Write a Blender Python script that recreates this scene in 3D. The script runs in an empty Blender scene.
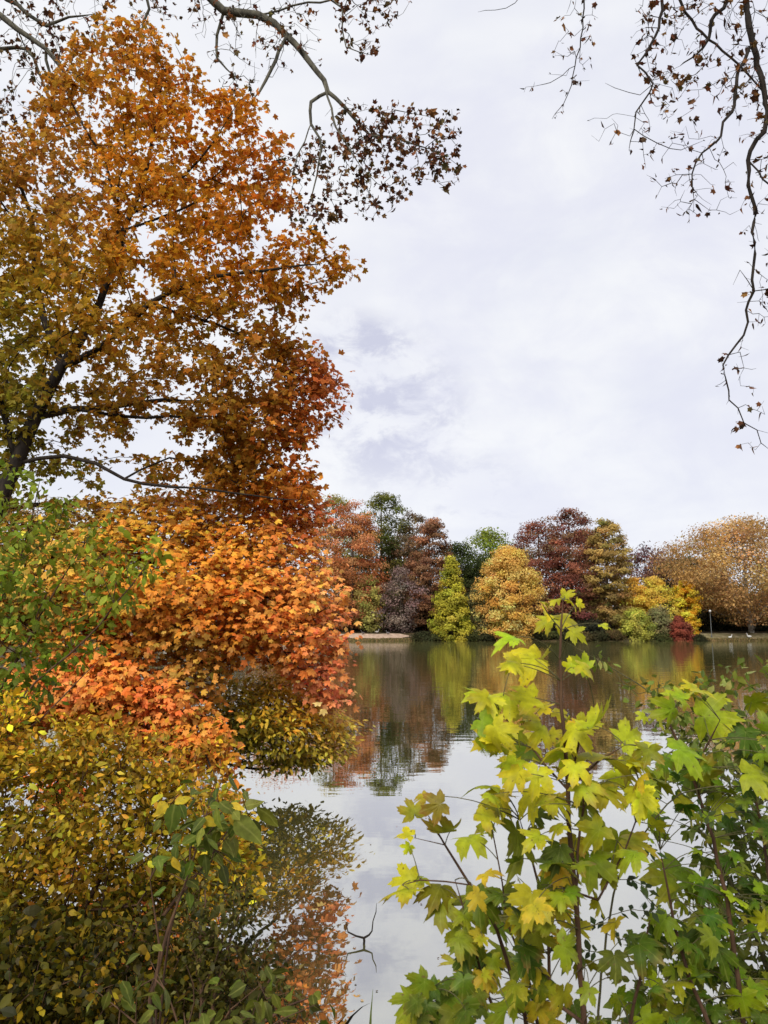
import bpy, math
import numpy as np

SEED = 7
rng = np.random.default_rng(SEED)
scene = bpy.context.scene
COL = scene.collection

# ------------------------------------------------------------------ camera
W, H, F = 768, 1024, 745.0
HZ = 631.0                                   # horizon row
CAM = np.array([0.0, 0.0, 2.0])
TH = math.atan((HZ - 512) / F)
FWD = np.array([0, math.cos(TH), math.sin(TH)])
UP = np.array([0, -math.sin(TH), math.cos(TH)])
RIGHT = np.array([1.0, 0, 0])


def P(px, py, d):
    """world point on the sight line of a pixel at forward distance d"""
    v = FWD + RIGHT * ((px - 384) / F) + UP * ((512 - py) / F)
    return CAM + v * (d / v[1])


def PV(px, py, d):
    px = np.asarray(px, float); py = np.asarray(py, float); d = np.asarray(d, float)
    v = FWD[None] + RIGHT[None] * ((px - 384) / F)[:, None] + UP[None] * ((512 - py) / F)[:, None]
    return CAM[None] + v * (d / v[:, 1])[:, None]


def pix(p):
    q = np.atleast_2d(p) - CAM
    z = q @ FWD
    return 384 + F * (q @ RIGHT) / z, 512 - F * (q @ UP) / z


cam = bpy.data.cameras.new('camera')
camo = bpy.data.objects.new('camera', cam)
COL.objects.link(camo)
cam.sensor_fit = 'VERTICAL'; cam.sensor_height = 36; cam.sensor_width = 36
cam.lens = F / H * 36
cam.clip_end = 3000; cam.clip_start = 0.05
camo.location = CAM
camo.rotation_euler = (math.pi / 2 + TH, 0, 0)
cam.dof.use_dof = True; cam.dof.focus_distance = 7.0; cam.dof.aperture_fstop = 9.0
scene.camera = camo


# ------------------------------------------------------------------ colour
def lin(c):
    c = np.asarray(c, float) / 255.0
    return np.where(c <= 0.04045, c / 12.92, ((c + 0.055) / 1.055) ** 2.4)


def palette(cols, n, gain=1.0, vj=0.16, hj=0.06, weights=None):
    """n leaf colours drawn from sRGB samples, with jitter, as linear rgb"""
    c = lin(cols) * gain
    w = None if weights is None else np.asarray(weights, float) / np.sum(weights)
    i = rng.choice(len(c), n, p=w)
    out = c[i]
    j = rng.choice(len(c), n, p=w)
    t = rng.random(n)[:, None] * 0.5
    out = out * (1 - t) + c[j] * t
    out = out * np.exp(rng.normal(0, vj, n))[:, None] * np.exp(rng.normal(0, hj, (n, 3)))
    return np.clip(out, 0.002, 0.8)


def field(ctrl, px, py, gain=1.0, vj=0.16, hj=0.07, p=3.0):
    """leaf colours from control points (px, py, rgb)"""
    cx = np.array([c[0] for c in ctrl], float); cy = np.array([c[1] for c in ctrl], float)
    cc = lin([c[2] for c in ctrl])
    n = len(px)
    px = px + rng.normal(0, 14, n); py = py + rng.normal(0, 14, n)
    d2 = (px[:, None] - cx) ** 2 + (py[:, None] - cy) ** 2 + 200.0
    w = d2 ** (-p / 2)
    w /= w.sum(1, keepdims=True)
    out = (w @ cc) * gain
    out = out * np.exp(rng.normal(0, vj, n))[:, None] * np.exp(rng.normal(0, hj, (n, 3)))
    return np.clip(out, 0.002, 0.8)


# ------------------------------------------------------------------ materials
def new_mat(name):
    m = bpy.data.materials.new(name); m.use_nodes = True
    nt = m.node_tree; nt.nodes.clear()
    return m, nt, nt.nodes, nt.links


def leaf_material(name, trans=0.32, gloss=0.25, rough=0.45, vein=0.0, tgain=1.25):
    m, nt, N, Lk = new_mat(name)
    out = N.new('ShaderNodeOutputMaterial')
    at = N.new('ShaderNodeAttribute'); at.attribute_name = 'col'
    col = at.outputs['Color']
    tc = N.new('ShaderNodeTexCoord')
    no = N.new('ShaderNodeTexNoise'); no.inputs['Scale'].default_value = 55.0 if vein > 0 else 18.0
    no.inputs['Detail'].default_value = 3.0
    Lk.new(tc.outputs['Object'], no.inputs['Vector'])
    mr = N.new('ShaderNodeMapRange'); mr.inputs['From Min'].default_value = 0.3; mr.inputs['From Max'].default_value = 0.7
    mr.inputs['To Min'].default_value = 0.78; mr.inputs['To Max'].default_value = 1.18
    Lk.new(no.outputs['Fac'], mr.inputs['Value'])
    mul = N.new('ShaderNodeVectorMath'); mul.operation = 'SCALE'
    Lk.new(col, mul.inputs[0]); Lk.new(mr.outputs['Result'], mul.inputs['Scale'])
    col = mul.outputs['Vector']
    if vein > 0:
        vr = N.new('ShaderNodeMapRange'); vr.interpolation_type = 'SMOOTHSTEP'
        vr.inputs['From Min'].default_value = 0.80; vr.inputs['From Max'].default_value = 1.0
        Lk.new(at.outputs['Alpha'], vr.inputs['Value'])
        sc = N.new('ShaderNodeMath'); sc.operation = 'MULTIPLY'; sc.inputs[1].default_value = vein
        Lk.new(vr.outputs['Result'], sc.inputs[0])
        mx = N.new('ShaderNodeMix'); mx.data_type = 'RGBA'
        Lk.new(sc.outputs[0], mx.inputs['Factor']); Lk.new(col, mx.inputs['A'])
        mx.inputs['B'].default_value = (0.42, 0.42, 0.10, 1)
        col = mx.outputs['Result']
    if vein > 0:                                  # brown spots
        n2 = N.new('ShaderNodeTexNoise'); n2.inputs['Scale'].default_value = 120; n2.inputs['Detail'].default_value = 2
        Lk.new(tc.outputs['Object'], n2.inputs['Vector'])
        r2 = N.new('ShaderNodeMapRange'); r2.inputs['From Min'].default_value = 0.66; r2.inputs['From Max'].default_value = 0.74; r2.inputs['To Max'].default_value = 0.8
        Lk.new(n2.outputs['Fac'], r2.inputs['Value'])
        m2 = N.new('ShaderNodeMix'); m2.data_type = 'RGBA'
        Lk.new(r2.outputs[0], m2.inputs['Factor']); Lk.new(col, m2.inputs['A']); m2.inputs['B'].default_value = (0.12, 0.07, 0.02, 1)
        col = m2.outputs['Result']
    pb = N.new('ShaderNodeBsdfPrincipled')
    Lk.new(col, pb.inputs['Base Color'])
    pb.inputs['Roughness'].default_value = rough
    pb.inputs['Specular IOR Level'].default_value = gloss
    tr = N.new('ShaderNodeBsdfTranslucent')
    ts = N.new('ShaderNodeVectorMath'); ts.operation = 'SCALE'; ts.inputs['Scale'].default_value = tgain
    Lk.new(col, ts.inputs[0]); Lk.new(ts.outputs['Vector'], tr.inputs['Color'])
    ms = N.new('ShaderNodeMixShader'); ms.inputs[0].default_value = trans
    Lk.new(pb.outputs[0], ms.inputs[1]); Lk.new(tr.outputs[0], ms.inputs[2])
    Lk.new(ms.outputs[0], out.inputs['Surface'])
    return m


def noise_material(name, c1, c2, scale, rough=0.9, bump=0.0, stretch=(1, 1, 1), c3=None, spec=0.2):
    m, nt, N, Lk = new_mat(name)
    out = N.new('ShaderNodeOutputMaterial'); pb = N.new('ShaderNodeBsdfPrincipled')
    tc = N.new('ShaderNodeTexCoord'); mp = N.new('ShaderNodeMapping')
    mp.inputs['Scale'].default_value = stretch
    no = N.new('ShaderNodeTexNoise'); no.inputs['Scale'].default_value = scale; no.inputs['Detail'].default_value = 8
    no.inputs['Roughness'].default_value = 0.65
    Lk.new(tc.outputs['Object'], mp.inputs['Vector']); Lk.new(mp.outputs[0], no.inputs['Vector'])
    cr = N.new('ShaderNodeValToRGB')
    cr.color_ramp.elements[0].position = 0.36; cr.color_ramp.elements[0].color = (*c1, 1)
    cr.color_ramp.elements[1].position = 0.64; cr.color_ramp.elements[1].color = (*c2, 1)
    if c3:
        e = cr.color_ramp.elements.new(0.5); e.color = (*c3, 1)
    Lk.new(no.outputs['Fac'], cr.inputs['Fac']); Lk.new(cr.outputs['Color'], pb.inputs['Base Color'])
    pb.inputs['Roughness'].default_value = rough
    pb.inputs['Specular IOR Level'].default_value = spec
    if bump > 0:
        b = N.new('ShaderNodeBump'); b.inputs['Strength'].default_value = bump; b.inputs['Distance'].default_value = 0.02
        Lk.new(no.outputs['Fac'], b.inputs['Height']); Lk.new(b.outputs[0], pb.inputs['Normal'])
    Lk.new(pb.outputs[0], out.inputs['Surface'])
    return m


def plain(name, c, rough=0.6, metal=0.0):
    m, nt, N, Lk = new_mat(name)
    out = N.new('ShaderNodeOutputMaterial'); pb = N.new('ShaderNodeBsdfPrincipled')
    no = N.new('ShaderNodeTexNoise'); no.inputs['Scale'].default_value = 30
    mx = N.new('ShaderNodeMix'); mx.data_type = 'RGBA'
    mx.inputs['A'].default_value = (*[v * 0.8 for v in c], 1); mx.inputs['B'].default_value = (*[min(1, v * 1.15) for v in c], 1)
    Lk.new(no.outputs['Fac'], mx.inputs['Factor']); Lk.new(mx.outputs['Result'], pb.inputs['Base Color'])
    pb.inputs['Roughness'].default_value = rough; pb.inputs['Metallic'].default_value = metal
    Lk.new(pb.outputs[0], out.inputs['Surface'])
    return m


M = {}
M['leaf'] = leaf_material('autumn_leaf', trans=0.2, gloss=0.12)
M['bigleaf'] = leaf_material('sapling_leaf', trans=0.32, gloss=0.18, rough=0.5, vein=0.28)
M['backlit'] = leaf_material('golden_maple_leaf', trans=0.42, gloss=0.1, tgain=1.3)
M['greenleaf'] = leaf_material('green_leaf', trans=0.28, gloss=0.15, rough=0.5)
M['deadleaf'] = leaf_material('withered_leaf', trans=0.12, gloss=0.15, rough=0.7)
M['farleaf'] = leaf_material('far_foliage', trans=0.4, gloss=0.0, rough=0.9, tgain=1.1)
M['bark'] = noise_material('dark_bark', (0.012, 0.009, 0.007), (0.036, 0.027, 0.02), 18, bump=0.6, stretch=(1, 1, 0.3))
M['planebark'] = noise_material('plane_bark', (0.035, 0.032, 0.024), (0.13, 0.12, 0.085), 9, bump=0.35, stretch=(1, 1, 0.5))
M['palebark'] = noise_material('pale_bark', (0.16, 0.14, 0.11), (0.36, 0.33, 0.27), 1.2)
M['farbark'] = noise_material('far_bark', (0.04, 0.03, 0.022), (0.10, 0.075, 0.055), 1.5)
M['twig'] = noise_material('red_brown_twig', (0.05, 0.028, 0.018), (0.12, 0.065, 0.035), 30, bump=0.2, stretch=(1, 1, 0.2))
M['greentwig'] = noise_material('green_twig', (0.06, 0.06, 0.025), (0.14, 0.12, 0.055), 30)


# ------------------------------------------------------------------ mesh bags
class Bag:
    def __init__(s):
        s.V = []; s.C = []; s.L = []; s.K = []; s.n = 0; s.S = []

    def add(s, V, Fc, C=None, smooth=False):
        V = np.asarray(V, float).reshape(-1, 3)
        Fc = np.asarray(Fc, int)
        s.V.append(V)
        s.C.append(np.ones((len(V), 4)) * 0.5 if C is None else C)
        s.L.append((Fc + s.n).ravel()); s.K.append(np.full(len(Fc), Fc.shape[1])); s.S.append(np.full(len(Fc), smooth))
        s.n += len(V)

    def build(s, name, mat, parent=None, origin=None, color=True):
        V = np.concatenate(s.V); L = np.concatenate(s.L); K = np.concatenate(s.K); C = np.concatenate(s.C)
        S = np.concatenate(s.S)
        o0 = np.zeros(3) if origin is None else np.asarray(origin, float)
        V = V - o0
        me = bpy.data.meshes.new(name)
        me.vertices.add(len(V)); me.vertices.foreach_set('co', V.astype(np.float32).ravel())
        me.loops.add(len(L)); me.loops.foreach_set('vertex_index', L.astype(np.int32))
        me.polygons.add(len(K))
        st = np.concatenate([[0], np.cumsum(K)[:-1]])
        me.polygons.foreach_set('loop_start', st.astype(np.int32))
        me.polygons.foreach_set('use_smooth', S.astype(bool))
        me.update(calc_edges=True)
        if color:
            a = me.attributes.new('col', 'FLOAT_COLOR', 'POINT')
            a.data.foreach_set('color', C.astype(np.float32).ravel())
        me.validate()
        me.materials.append(mat)
        o = bpy.data.objects.new(name, me)
        COL.objects.link(o)
        if parent is not None:
            o.parent = parent
        elif origin is not None:
            o.location = o0
        return o


def thing(name, label, cat, loc=(0, 0, 0), group=None):
    o = bpy.data.objects.new(name, None); COL.objects.link(o)
    o.location = loc; o.empty_display_size = 0.3
    o['label'] = label; o['category'] = cat
    if group:
        o['group'] = group
    return o


def structure(o, kind='structure'):
    o['kind'] = kind
    return o


def nz(v):
    return v / np.maximum(np.linalg.norm(v, axis=-1, keepdims=True), 1e-9)


# ------------------------------------------------------------------ leaf templates (x across, y to the tip)
def polar_leaf(spec):
    pts = []; ve = []
    for a, r, w in spec:
        pts.append((r * math.sin(math.radians(a)), r * math.cos(math.radians(a)))); ve.append(w)
    pts = [(0.0, 0.0)] + pts; ve = [1.0] + ve
    n = len(spec)
    fc = [(0, i + 2 if i + 2 <= n else 1, i + 1) for i in range(n)]
    return np.array(pts), np.array(fc), np.array(ve)


MAPLE = polar_leaf([(-172, .24, 0), (-132, .48, 0), (-106, .66, 1), (-82, .52, 0), (-64, .78, .4), (-50, .94, 1), (-38, .78, .4),
                    (-25, .60, 0), (-14, .84, .4), (0, 1.0, 1), (14, .84, .4), (25, .60, 0), (38, .78, .4), (50, .94, 1), (64, .78, .4),
                    (82, .52, 0), (106, .66, 1), (132, .48, 0), (172, .24, 0)])
MAPLE_S = polar_leaf([(-165, .25, 0), (-112, .62, 1), (-80, .52, 0), (-54, .88, 1), (-27, .66, 0), (0, 1, 1), (27, .66, 0), (54, .88, 1),
                      (80, .52, 0), (112, .62, 1), (165, .25, 0)])


def ringed(spec):
    """lobed leaf with two inner rings, so that the lobes can bend"""
    n = len(spec)
    pts = [(0.0, 0.0)]; ve = [1.0]
    for f in (.34, .68, 1.0):
        for a, r, w in spec:
            rr = r * f if f == 1.0 else min(r * f, .42 * f / .68 + .25 * r * f)
            pts.append((rr * math.sin(math.radians(a)), rr * math.cos(math.radians(a))))
            ve.append(w if f == 1.0 else (1.0 if w >= 1 else 0.25 * w))
    fc = []
    for k in range(n - 1):
        fc.append((0, k + 2, k + 1))
        for q in (0, 1):
            a, b = 1 + q * n + k, 2 + q * n + k
            fc += [(a, b, b + n), (a, b + n, a + n)]
    return np.array(pts), np.array(fc), np.array(ve)


_big = [(-176, .10, 0), (-165, .24, .1), (-148, .34, .2), (-136, .47, .5), (-128, .46, .4), (-119, .56, .6), (-108, .72, 1), (-101, .60, .6), (-95, .56, .5), (-84, .43, .1), (-77, .56, .1), (-72, .73, .5),
        (-66, .74, .5), (-62, .88, .6), (-57, .84, .7), (-51, 1.0, 1), (-46, .83, .7), (-41, .86, .6), (-38, .72, .3), (-33, .63, .2), (-26, .46, 0),
        (-21, .66, .2), (-18, .74, .3), (-16, .90, .6), (-9, .84, .75), (0, 1.08, 1)]
BIGMAPLE = ringed(_big + [(-a, r, w) for a, r, w in _big[-2::-1]])


def ovate():
    y = [0, .16, .36, .58, .8, 1.0]; w = [0.0, .22, .31, .27, .15, 0.0]
    pts = [(0, v) for v in y]; ve = [1.0] * 6
    for s in (-1, 1):
        for i in range(1, 5):
            pts.append((s * w[i], y[i])); ve.append(0)
    fc = []
    for s in (0, 1):
        q = 6 + 4 * s
        tri = [(0, 1, q), (1, q + 1, q), (1, 2, q + 1), (2, q + 2, q + 1), (2, 3, q + 2), (3, q + 3, q + 2), (3, 4, q + 3), (4, 5, q + 3)]
        fc += tri if s == 0 else [(a, c, b) for a, b, c in tri]
    return np.array(pts), np.array(fc), np.array(ve)


OVATE = ovate()
SMALLOV = (np.array([(0, 0), (-.26, .4), (0, .42), (.26, .4), (-.16, .75), (.16, .75), (0, 1.0)]),
           np.array([(0, 2, 1), (0, 3, 2), (1, 2, 4), (2, 3, 5), (2, 6, 4), (2, 5, 6)]), np.array([1, 0, 1, 0, 0, 0, 1.0]))
LANCE = (SMALLOV[0] * np.array([0.6, 1.0]), SMALLOV[1], SMALLOV[2])


def leaves(bag, tpl, pos, nrm, tip, scale, col, curl=0.15, fold=0.1, smooth=False, edge=None, wave=0.0):
    T, Fc, ve = tpl
    m = len(pos)
    if m == 0:
        return
    nrm = nz(nrm)
    tip = nz(tip - nrm * (tip * nrm).sum(-1, keepdims=True))
    xa = np.cross(tip, nrm)
    curl = curl * rng.uniform(0.2, 1.9, m)[:, None]; fold = fold * rng.uniform(-0.4, 1.6, m)[:, None]
    jt = 0.025 if len(T) < 60 else 0.006
    x = T[None, :, 0] * rng.uniform(0.85, 1.12, m)[:, None] + rng.normal(0, jt, (m, len(T))); y = T[None, :, 1] + rng.normal(0, jt, (m, len(T)))
    skew = rng.normal(0, 0.22, m)[:, None]
    ph = rng.uniform(0, 6.28, m)[:, None]
    z = -curl * (x * x + y * y) + fold * np.abs(x) + skew * x * y + wave * (x * x + y * y) * np.sin(3 * np.arctan2(x, y) + ph)
    s = np.broadcast_to(np.asarray(scale, float), (m,))[:, None, None]
    V = pos[:, None] + s * (x[..., None] * xa[:, None] + y[..., None] * tip[:, None] + z[..., None] * nrm[:, None])
    C = np.ones((m, len(T), 4)); C[..., :3] = col[:, None]; C[..., 3] = ve[None]
    if edge is not None:                       # dry brown margin on some leaves
        r = np.clip(np.hypot(T[:, 0], T[:, 1] - .1), 0, 1.2)
        k = (edge[:, None] * np.clip((r - 0.55) / 0.4, 0, 1)[None])[..., None]
        g = np.clip((0.75 - r) / 0.6, 0, 1)[None, :, None] * rng.uniform(0, 1, (m, 1, 1))
        C[..., :3] *= 1 - g * np.array([0.38, 0.14, 0.3])          # greener round the stalk, yellower at the tips
        C[..., :3] = C[..., :3] * (1 - k) + np.array([0.25, 0.10, 0.03]) * k
    idx = (np.arange(m) * len(T))[:, None, None] + Fc[None]
    bag.add(V.reshape(-1, 3), idx.reshape(-1, Fc.shape[1]), C.reshape(-1, 4), smooth)


def clumps(bag, pos, nrm, size, col, asp=1.0):
    """small ragged five-cornered sprays for foliage far away"""
    m = len(pos); k = 5
    nrm = nz(nrm)
    t = nz(np.cross(nrm, nz(rng.normal(0, 1, (m, 3)))))
    b = np.cross(nrm, t)
    a = (np.arange(k) / k * 2 * math.pi)[None] + rng.normal(0, .25, (m, k))
    r = rng.uniform(0.25, 0.75, (m, k)) * np.asarray(size)[:, None]
    V = pos[:, None] + (r * np.cos(a))[..., None] * t[:, None] * asp + (r * np.sin(a))[..., None] * b[:, None] \
        + (rng.normal(0, .12, (m, k)) * np.asarray(size)[:, None])[..., None] * nrm[:, None]
    C = np.ones((m, k, 4)); C[..., :3] = col[:, None]
    idx = np.arange(m * k).reshape(m, k)
    bag.add(V.reshape(-1, 3), idx, C.reshape(-1, 4))


# ------------------------------------------------------------------ branching
class Skel:
    def __init__(s, cap=60000):
        s.p = np.zeros((cap, 3)); s.par = np.full(cap, -1); s.r = np.zeros(cap); s.pl = np.zeros(cap); s.n = 0
        s.fixed = 0

    def node(s, p, par, r=0.0):
        i = s.n; s.p[i] = p; s.par[i] = par; s.r[i] = r
        s.pl[i] = 0 if par < 0 else s.pl[par] + np.linalg.norm(s.p[i] - s.p[par])
        s.n += 1
        return i

    def limb(s, pts, rad, par=-1, step=0.25, wob=0.015):
        """a traced limb: pts (k,3), rad (k,), resampled with a small wobble; returns node ids"""
        pts = np.asarray(pts, float); rad = np.asarray(rad, float)
        if par >= 0 and np.linalg.norm(pts[0] - s.p[par]) > 1e-6:
            pts = np.vstack([s.p[par][None], pts]); rad = np.concatenate([[rad[0]], rad])
        # catmull-rom
        k = len(pts)
        ids = []; cur = par
        for i in range(k - 1):
            p0 = pts[max(i - 1, 0)]; p1 = pts[i]; p2 = pts[i + 1]; p3 = pts[min(i + 2, k - 1)]
            m = max(1, int(np.linalg.norm(p2 - p1) / step))
            for j in range(0 if (i == 0 and par < 0) else 1, m + 1):
                t = j / m
                q = 0.5 * ((2 * p1) + (-p0 + p2) * t + (2 * p0 - 5 * p1 + 4 * p2 - p3) * t * t + (-p0 + 3 * p1 - 3 * p2 + p3) * t ** 3)
                r = rad[i] * (1 - t) + rad[i + 1] * t
                if j < m:
                    q = q + rng.normal(0, wob, 3)
                cur = s.node(q, cur, r); ids.append(cur)
        s.fixed = s.n
        return ids

    def nearest(s, p):
        return int(np.argmin(((s.p[:s.n] - p) ** 2).sum(1)))

    def grow(s, att, bf=0.3, step=0.2, bend=0.12, up=0.0, jit=0.02):
        """connect attractors by short twigs, nearest and least-detour first; returns the paths"""
        base = s.p[:s.n].copy()
        d0 = np.array([np.sqrt(((base - a) ** 2).sum(1).min()) for a in att])
        paths = []
        for q in np.argsort(d0):
            a = att[q]
            d = np.sqrt(((s.p[:s.n] - a) ** 2).sum(1))
            j = int(np.argmin(d + bf * s.pl[:s.n])); L = d[j]
            k = max(1, int(L / step))
            off = rng.normal(0, 1, 3) * bend * L + np.array([0, 0, up * L])
            ids = [j]
            p0 = s.p[j].copy()
            for i in range(1, k + 1):
                t = i / k
                p = p0 + (a - p0) * t + off * math.sin(math.pi * t) * 0.6
                if i < k:
                    p = p + rng.normal(0, jit, 3) * min(1.0, L)
                ids.append(s.node(p, ids[-1]))
            paths.append((q, ids))
        return paths

    def radii(s, tip=0.004, ex=0.45, rmax=1.0):
        n = s.n; cnt = np.zeros(n); child = np.zeros(n, int)
        for i in range(n):
            if s.par[i] >= 0:
                child[s.par[i]] += 1
        cnt[child == 0] = 1
        for i in range(n - 1, 0, -1):
            if s.par[i] >= 0:
                cnt[s.par[i]] += max(cnt[i], 0)
        r = np.minimum(tip * np.maximum(cnt, 1) ** ex, rmax)
        r[:s.fixed] = np.where(s.r[:s.fixed] > 0, s.r[:s.fixed], r[:s.fixed])
        for i in range(s.fixed, n):
            if s.par[i] >= 0:
                r[i] = min(r[i], r[s.par[i]] * 0.92)
        s.r[:n] = r; s.cnt = cnt

    def chains(s, lo, hi):
        n = s.n
        best = np.full(n, -1); br = np.full(n, -1.0)
        for i in range(n):
            p = s.par[i]
            if p >= 0 and s.r[i] > br[p]:
                br[p] = s.r[i]; best[p] = i
        out = []
        for i in range(lo, hi):
            p = s.par[i]
            if p >= lo and best[p] == i and not (p < s.fixed <= i):
                continue
            ch = [p] if p >= 0 else []
            j = i
            while j >= 0 and j < hi:
                ch.append(j); j = best[j]
                if j >= 0 and not (lo <= j < hi):
                    break
            if len(ch) > 1:
                out.append(ch)
        return out

    def tubes(s, bag, lo, hi, sides=5, rscale=1.0, minr=0.0):
        for ch in s.chains(lo, hi):
            r = s.r[ch].copy()
            if ch[0] < lo or s.r[ch[0]] > s.r[ch[1]] * 1.3:
                r[0] = r[1]
            tube(bag, s.p[ch], np.maximum(r * rscale, minr), sides)


def tube(bag, pts, rad, sides=6, taper=True, cap=True):
    pts = np.asarray(pts, float); rad = np.array(rad, float)
    k = len(pts)
    if taper:
        rad[-1] *= 0.5
    t = np.gradient(pts, axis=0); t = nz(t)
    mean = nz(pts[-1] - pts[0])
    ref = np.eye(3)[np.argmin(np.abs(mean))]
    a = nz(np.cross(t, ref[None])); b = np.cross(t, a)
    ang = np.arange(sides) / sides * 2 * math.pi
    V = pts[:, None] + rad[:, None, None] * (np.cos(ang)[None, :, None] * a[:, None] + np.sin(ang)[None, :, None] * b[:, None])
    i = np.arange(k - 1)[:, None] * sides; j = np.arange(sides)[None]; j2 = (j + 1) % sides
    Fc = np.stack([i + j, i + j2, i + sides + j2, i + sides + j], -1).reshape(-1, 4)
    V = V.reshape(-1, 3)
    bag.add(V, Fc, None, True)
    if cap:
        bag.add(np.vstack([V[-sides:], pts[-1:]]), [(q, (q + 1) % sides, sides) for q in range(sides)], None, True)
        bag.add(np.vstack([V[:sides], pts[:1]]), [((q + 1) % sides, q, sides) for q in range(sides)], None, True)


def limbpx(pts):
    """[(px,py,d,r),...] -> world points and radii"""
    a = np.array(pts, float)
    return PV(a[:, 0], a[:, 1], a[:, 2]), a[:, 3]


# ------------------------------------------------------------------ crown volumes
def inside(poly, x, y):
    poly = np.asarray(poly, float); n = len(poly)
    r = np.zeros(len(x), bool)
    j = n - 1
    for i in range(n):
        xi, yi = poly[i]; xj, yj = poly[j]
        c = ((yi > y) != (yj > y)) & (x < (xj - xi) * (y - yi) / (yj - yi + 1e-12) + xi)
        r ^= c
        j = i
    return r


def edge_dist(poly, x, y):
    poly = np.asarray(poly, float); n = len(poly)
    best = np.full(len(x), 1e9)
    for i in range(n):
        a = poly[i]; b = poly[(i + 1) % n]
        ab = b - a; t = np.clip(((x - a[0]) * ab[0] + (y - a[1]) * ab[1]) / (ab @ ab + 1e-9), 0, 1)
        best = np.minimum(best, np.hypot(x - a[0] - t * ab[0], y - a[1] - t * ab[1]))
    return best


def volume(poly, n, d, thick, k=1.0, sep=0.25, depth=None, thin=()):
    """n points in a rounded volume whose outline is poly (pixels) at distance d; sep keeps them apart, thin = [(poly, keep)]"""
    poly = np.asarray(poly, float)
    lo = poly.min(0); hi = poly.max(0)
    pts = np.zeros((0, 3)); tries = 0
    while len(pts) < n and tries < 60:
        tries += 1
        m = n * 2
        x = rng.uniform(lo[0], hi[0], m); y = rng.uniform(lo[1], hi[1], m)
        ok = inside(poly, x, y)
        for tp, keep in thin:
            ok &= ~(inside(tp, x, y) & (rng.random(m) > keep))
        x = x[ok]; y = y[ok]
        e = edge_dist(poly, x, y) * d / F
        th = np.minimum(thick, 0.15 + k * e)
        dd = (d if depth is None else depth(x, y)) + rng.uniform(-1, 1, len(x)) * th
        q = PV(x, y, dd)
        for p in q:
            if len(pts) == 0 or ((pts - p) ** 2).sum(1).min() > sep * sep:
                pts = np.vstack([pts, p[None]])
                if len(pts) >= n:
                    break
        if tries % 15 == 0:
            sep *= 0.8
    return pts


def path_points(sk, ids, k, tail):
    """k points spread over the last `tail` metres of a twig, with directions"""
    p = sk.p[ids]
    seg = np.linalg.norm(np.diff(p, axis=0), axis=1); s = np.concatenate([[0], np.cumsum(seg)])
    L = s[-1]
    u = rng.uniform(max(0, L - tail), L, k)
    i = np.clip(np.searchsorted(s, u) - 1, 0, len(seg) - 1)
    t = ((u - s[i]) / np.maximum(seg[i], 1e-6))[:, None]
    return p[i] * (1 - t) + p[i + 1] * t, nz(p[i + 1] - p[i])


def foliage(sk, paths, per, tail, spread, drop=0.0):
    pos = []; dr = []; src = []
    for q, ids in paths:
        k = int(rng.poisson(per))
        if k == 0:
            continue
        a, b = path_points(sk, ids, k, tail)
        pos.append(a); dr.append(b); src.append(np.full(k, q))
    pos = np.concatenate(pos); dr = np.concatenate(dr); src = np.concatenate(src)
    off = rng.normal(0, 1, pos.shape) * spread
    off[:, 2] = off[:, 2] * 0.7 - drop
    return pos + off, dr, src, off


def orient(dr, off, up=0.6, outw=0.3, rnd=0.6, droop=0.7, toward=None):
    m = len(dr)
    nrm = np.array([0, 0, 1.0])[None] * up + nz(off) * outw * np.array([1, 1, .4]) + rng.normal(0, rnd, (m, 3))
    if toward is not None:
        nrm = nrm + np.asarray(toward)[None]
    tip = dr * 0.5 + nz(off) * 0.8 + np.array([0, 0, -droop])[None] + rng.normal(0, 0.35, (m, 3))
    return nz(nrm), nz(tip)


# ------------------------------------------------------------------ world and light
EXPO = 1.25
SUN_EL, SUN_AZ = 44.0, 200.0        # sun behind the camera, a little to the left (azimuth from +Y, clockwise)


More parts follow.
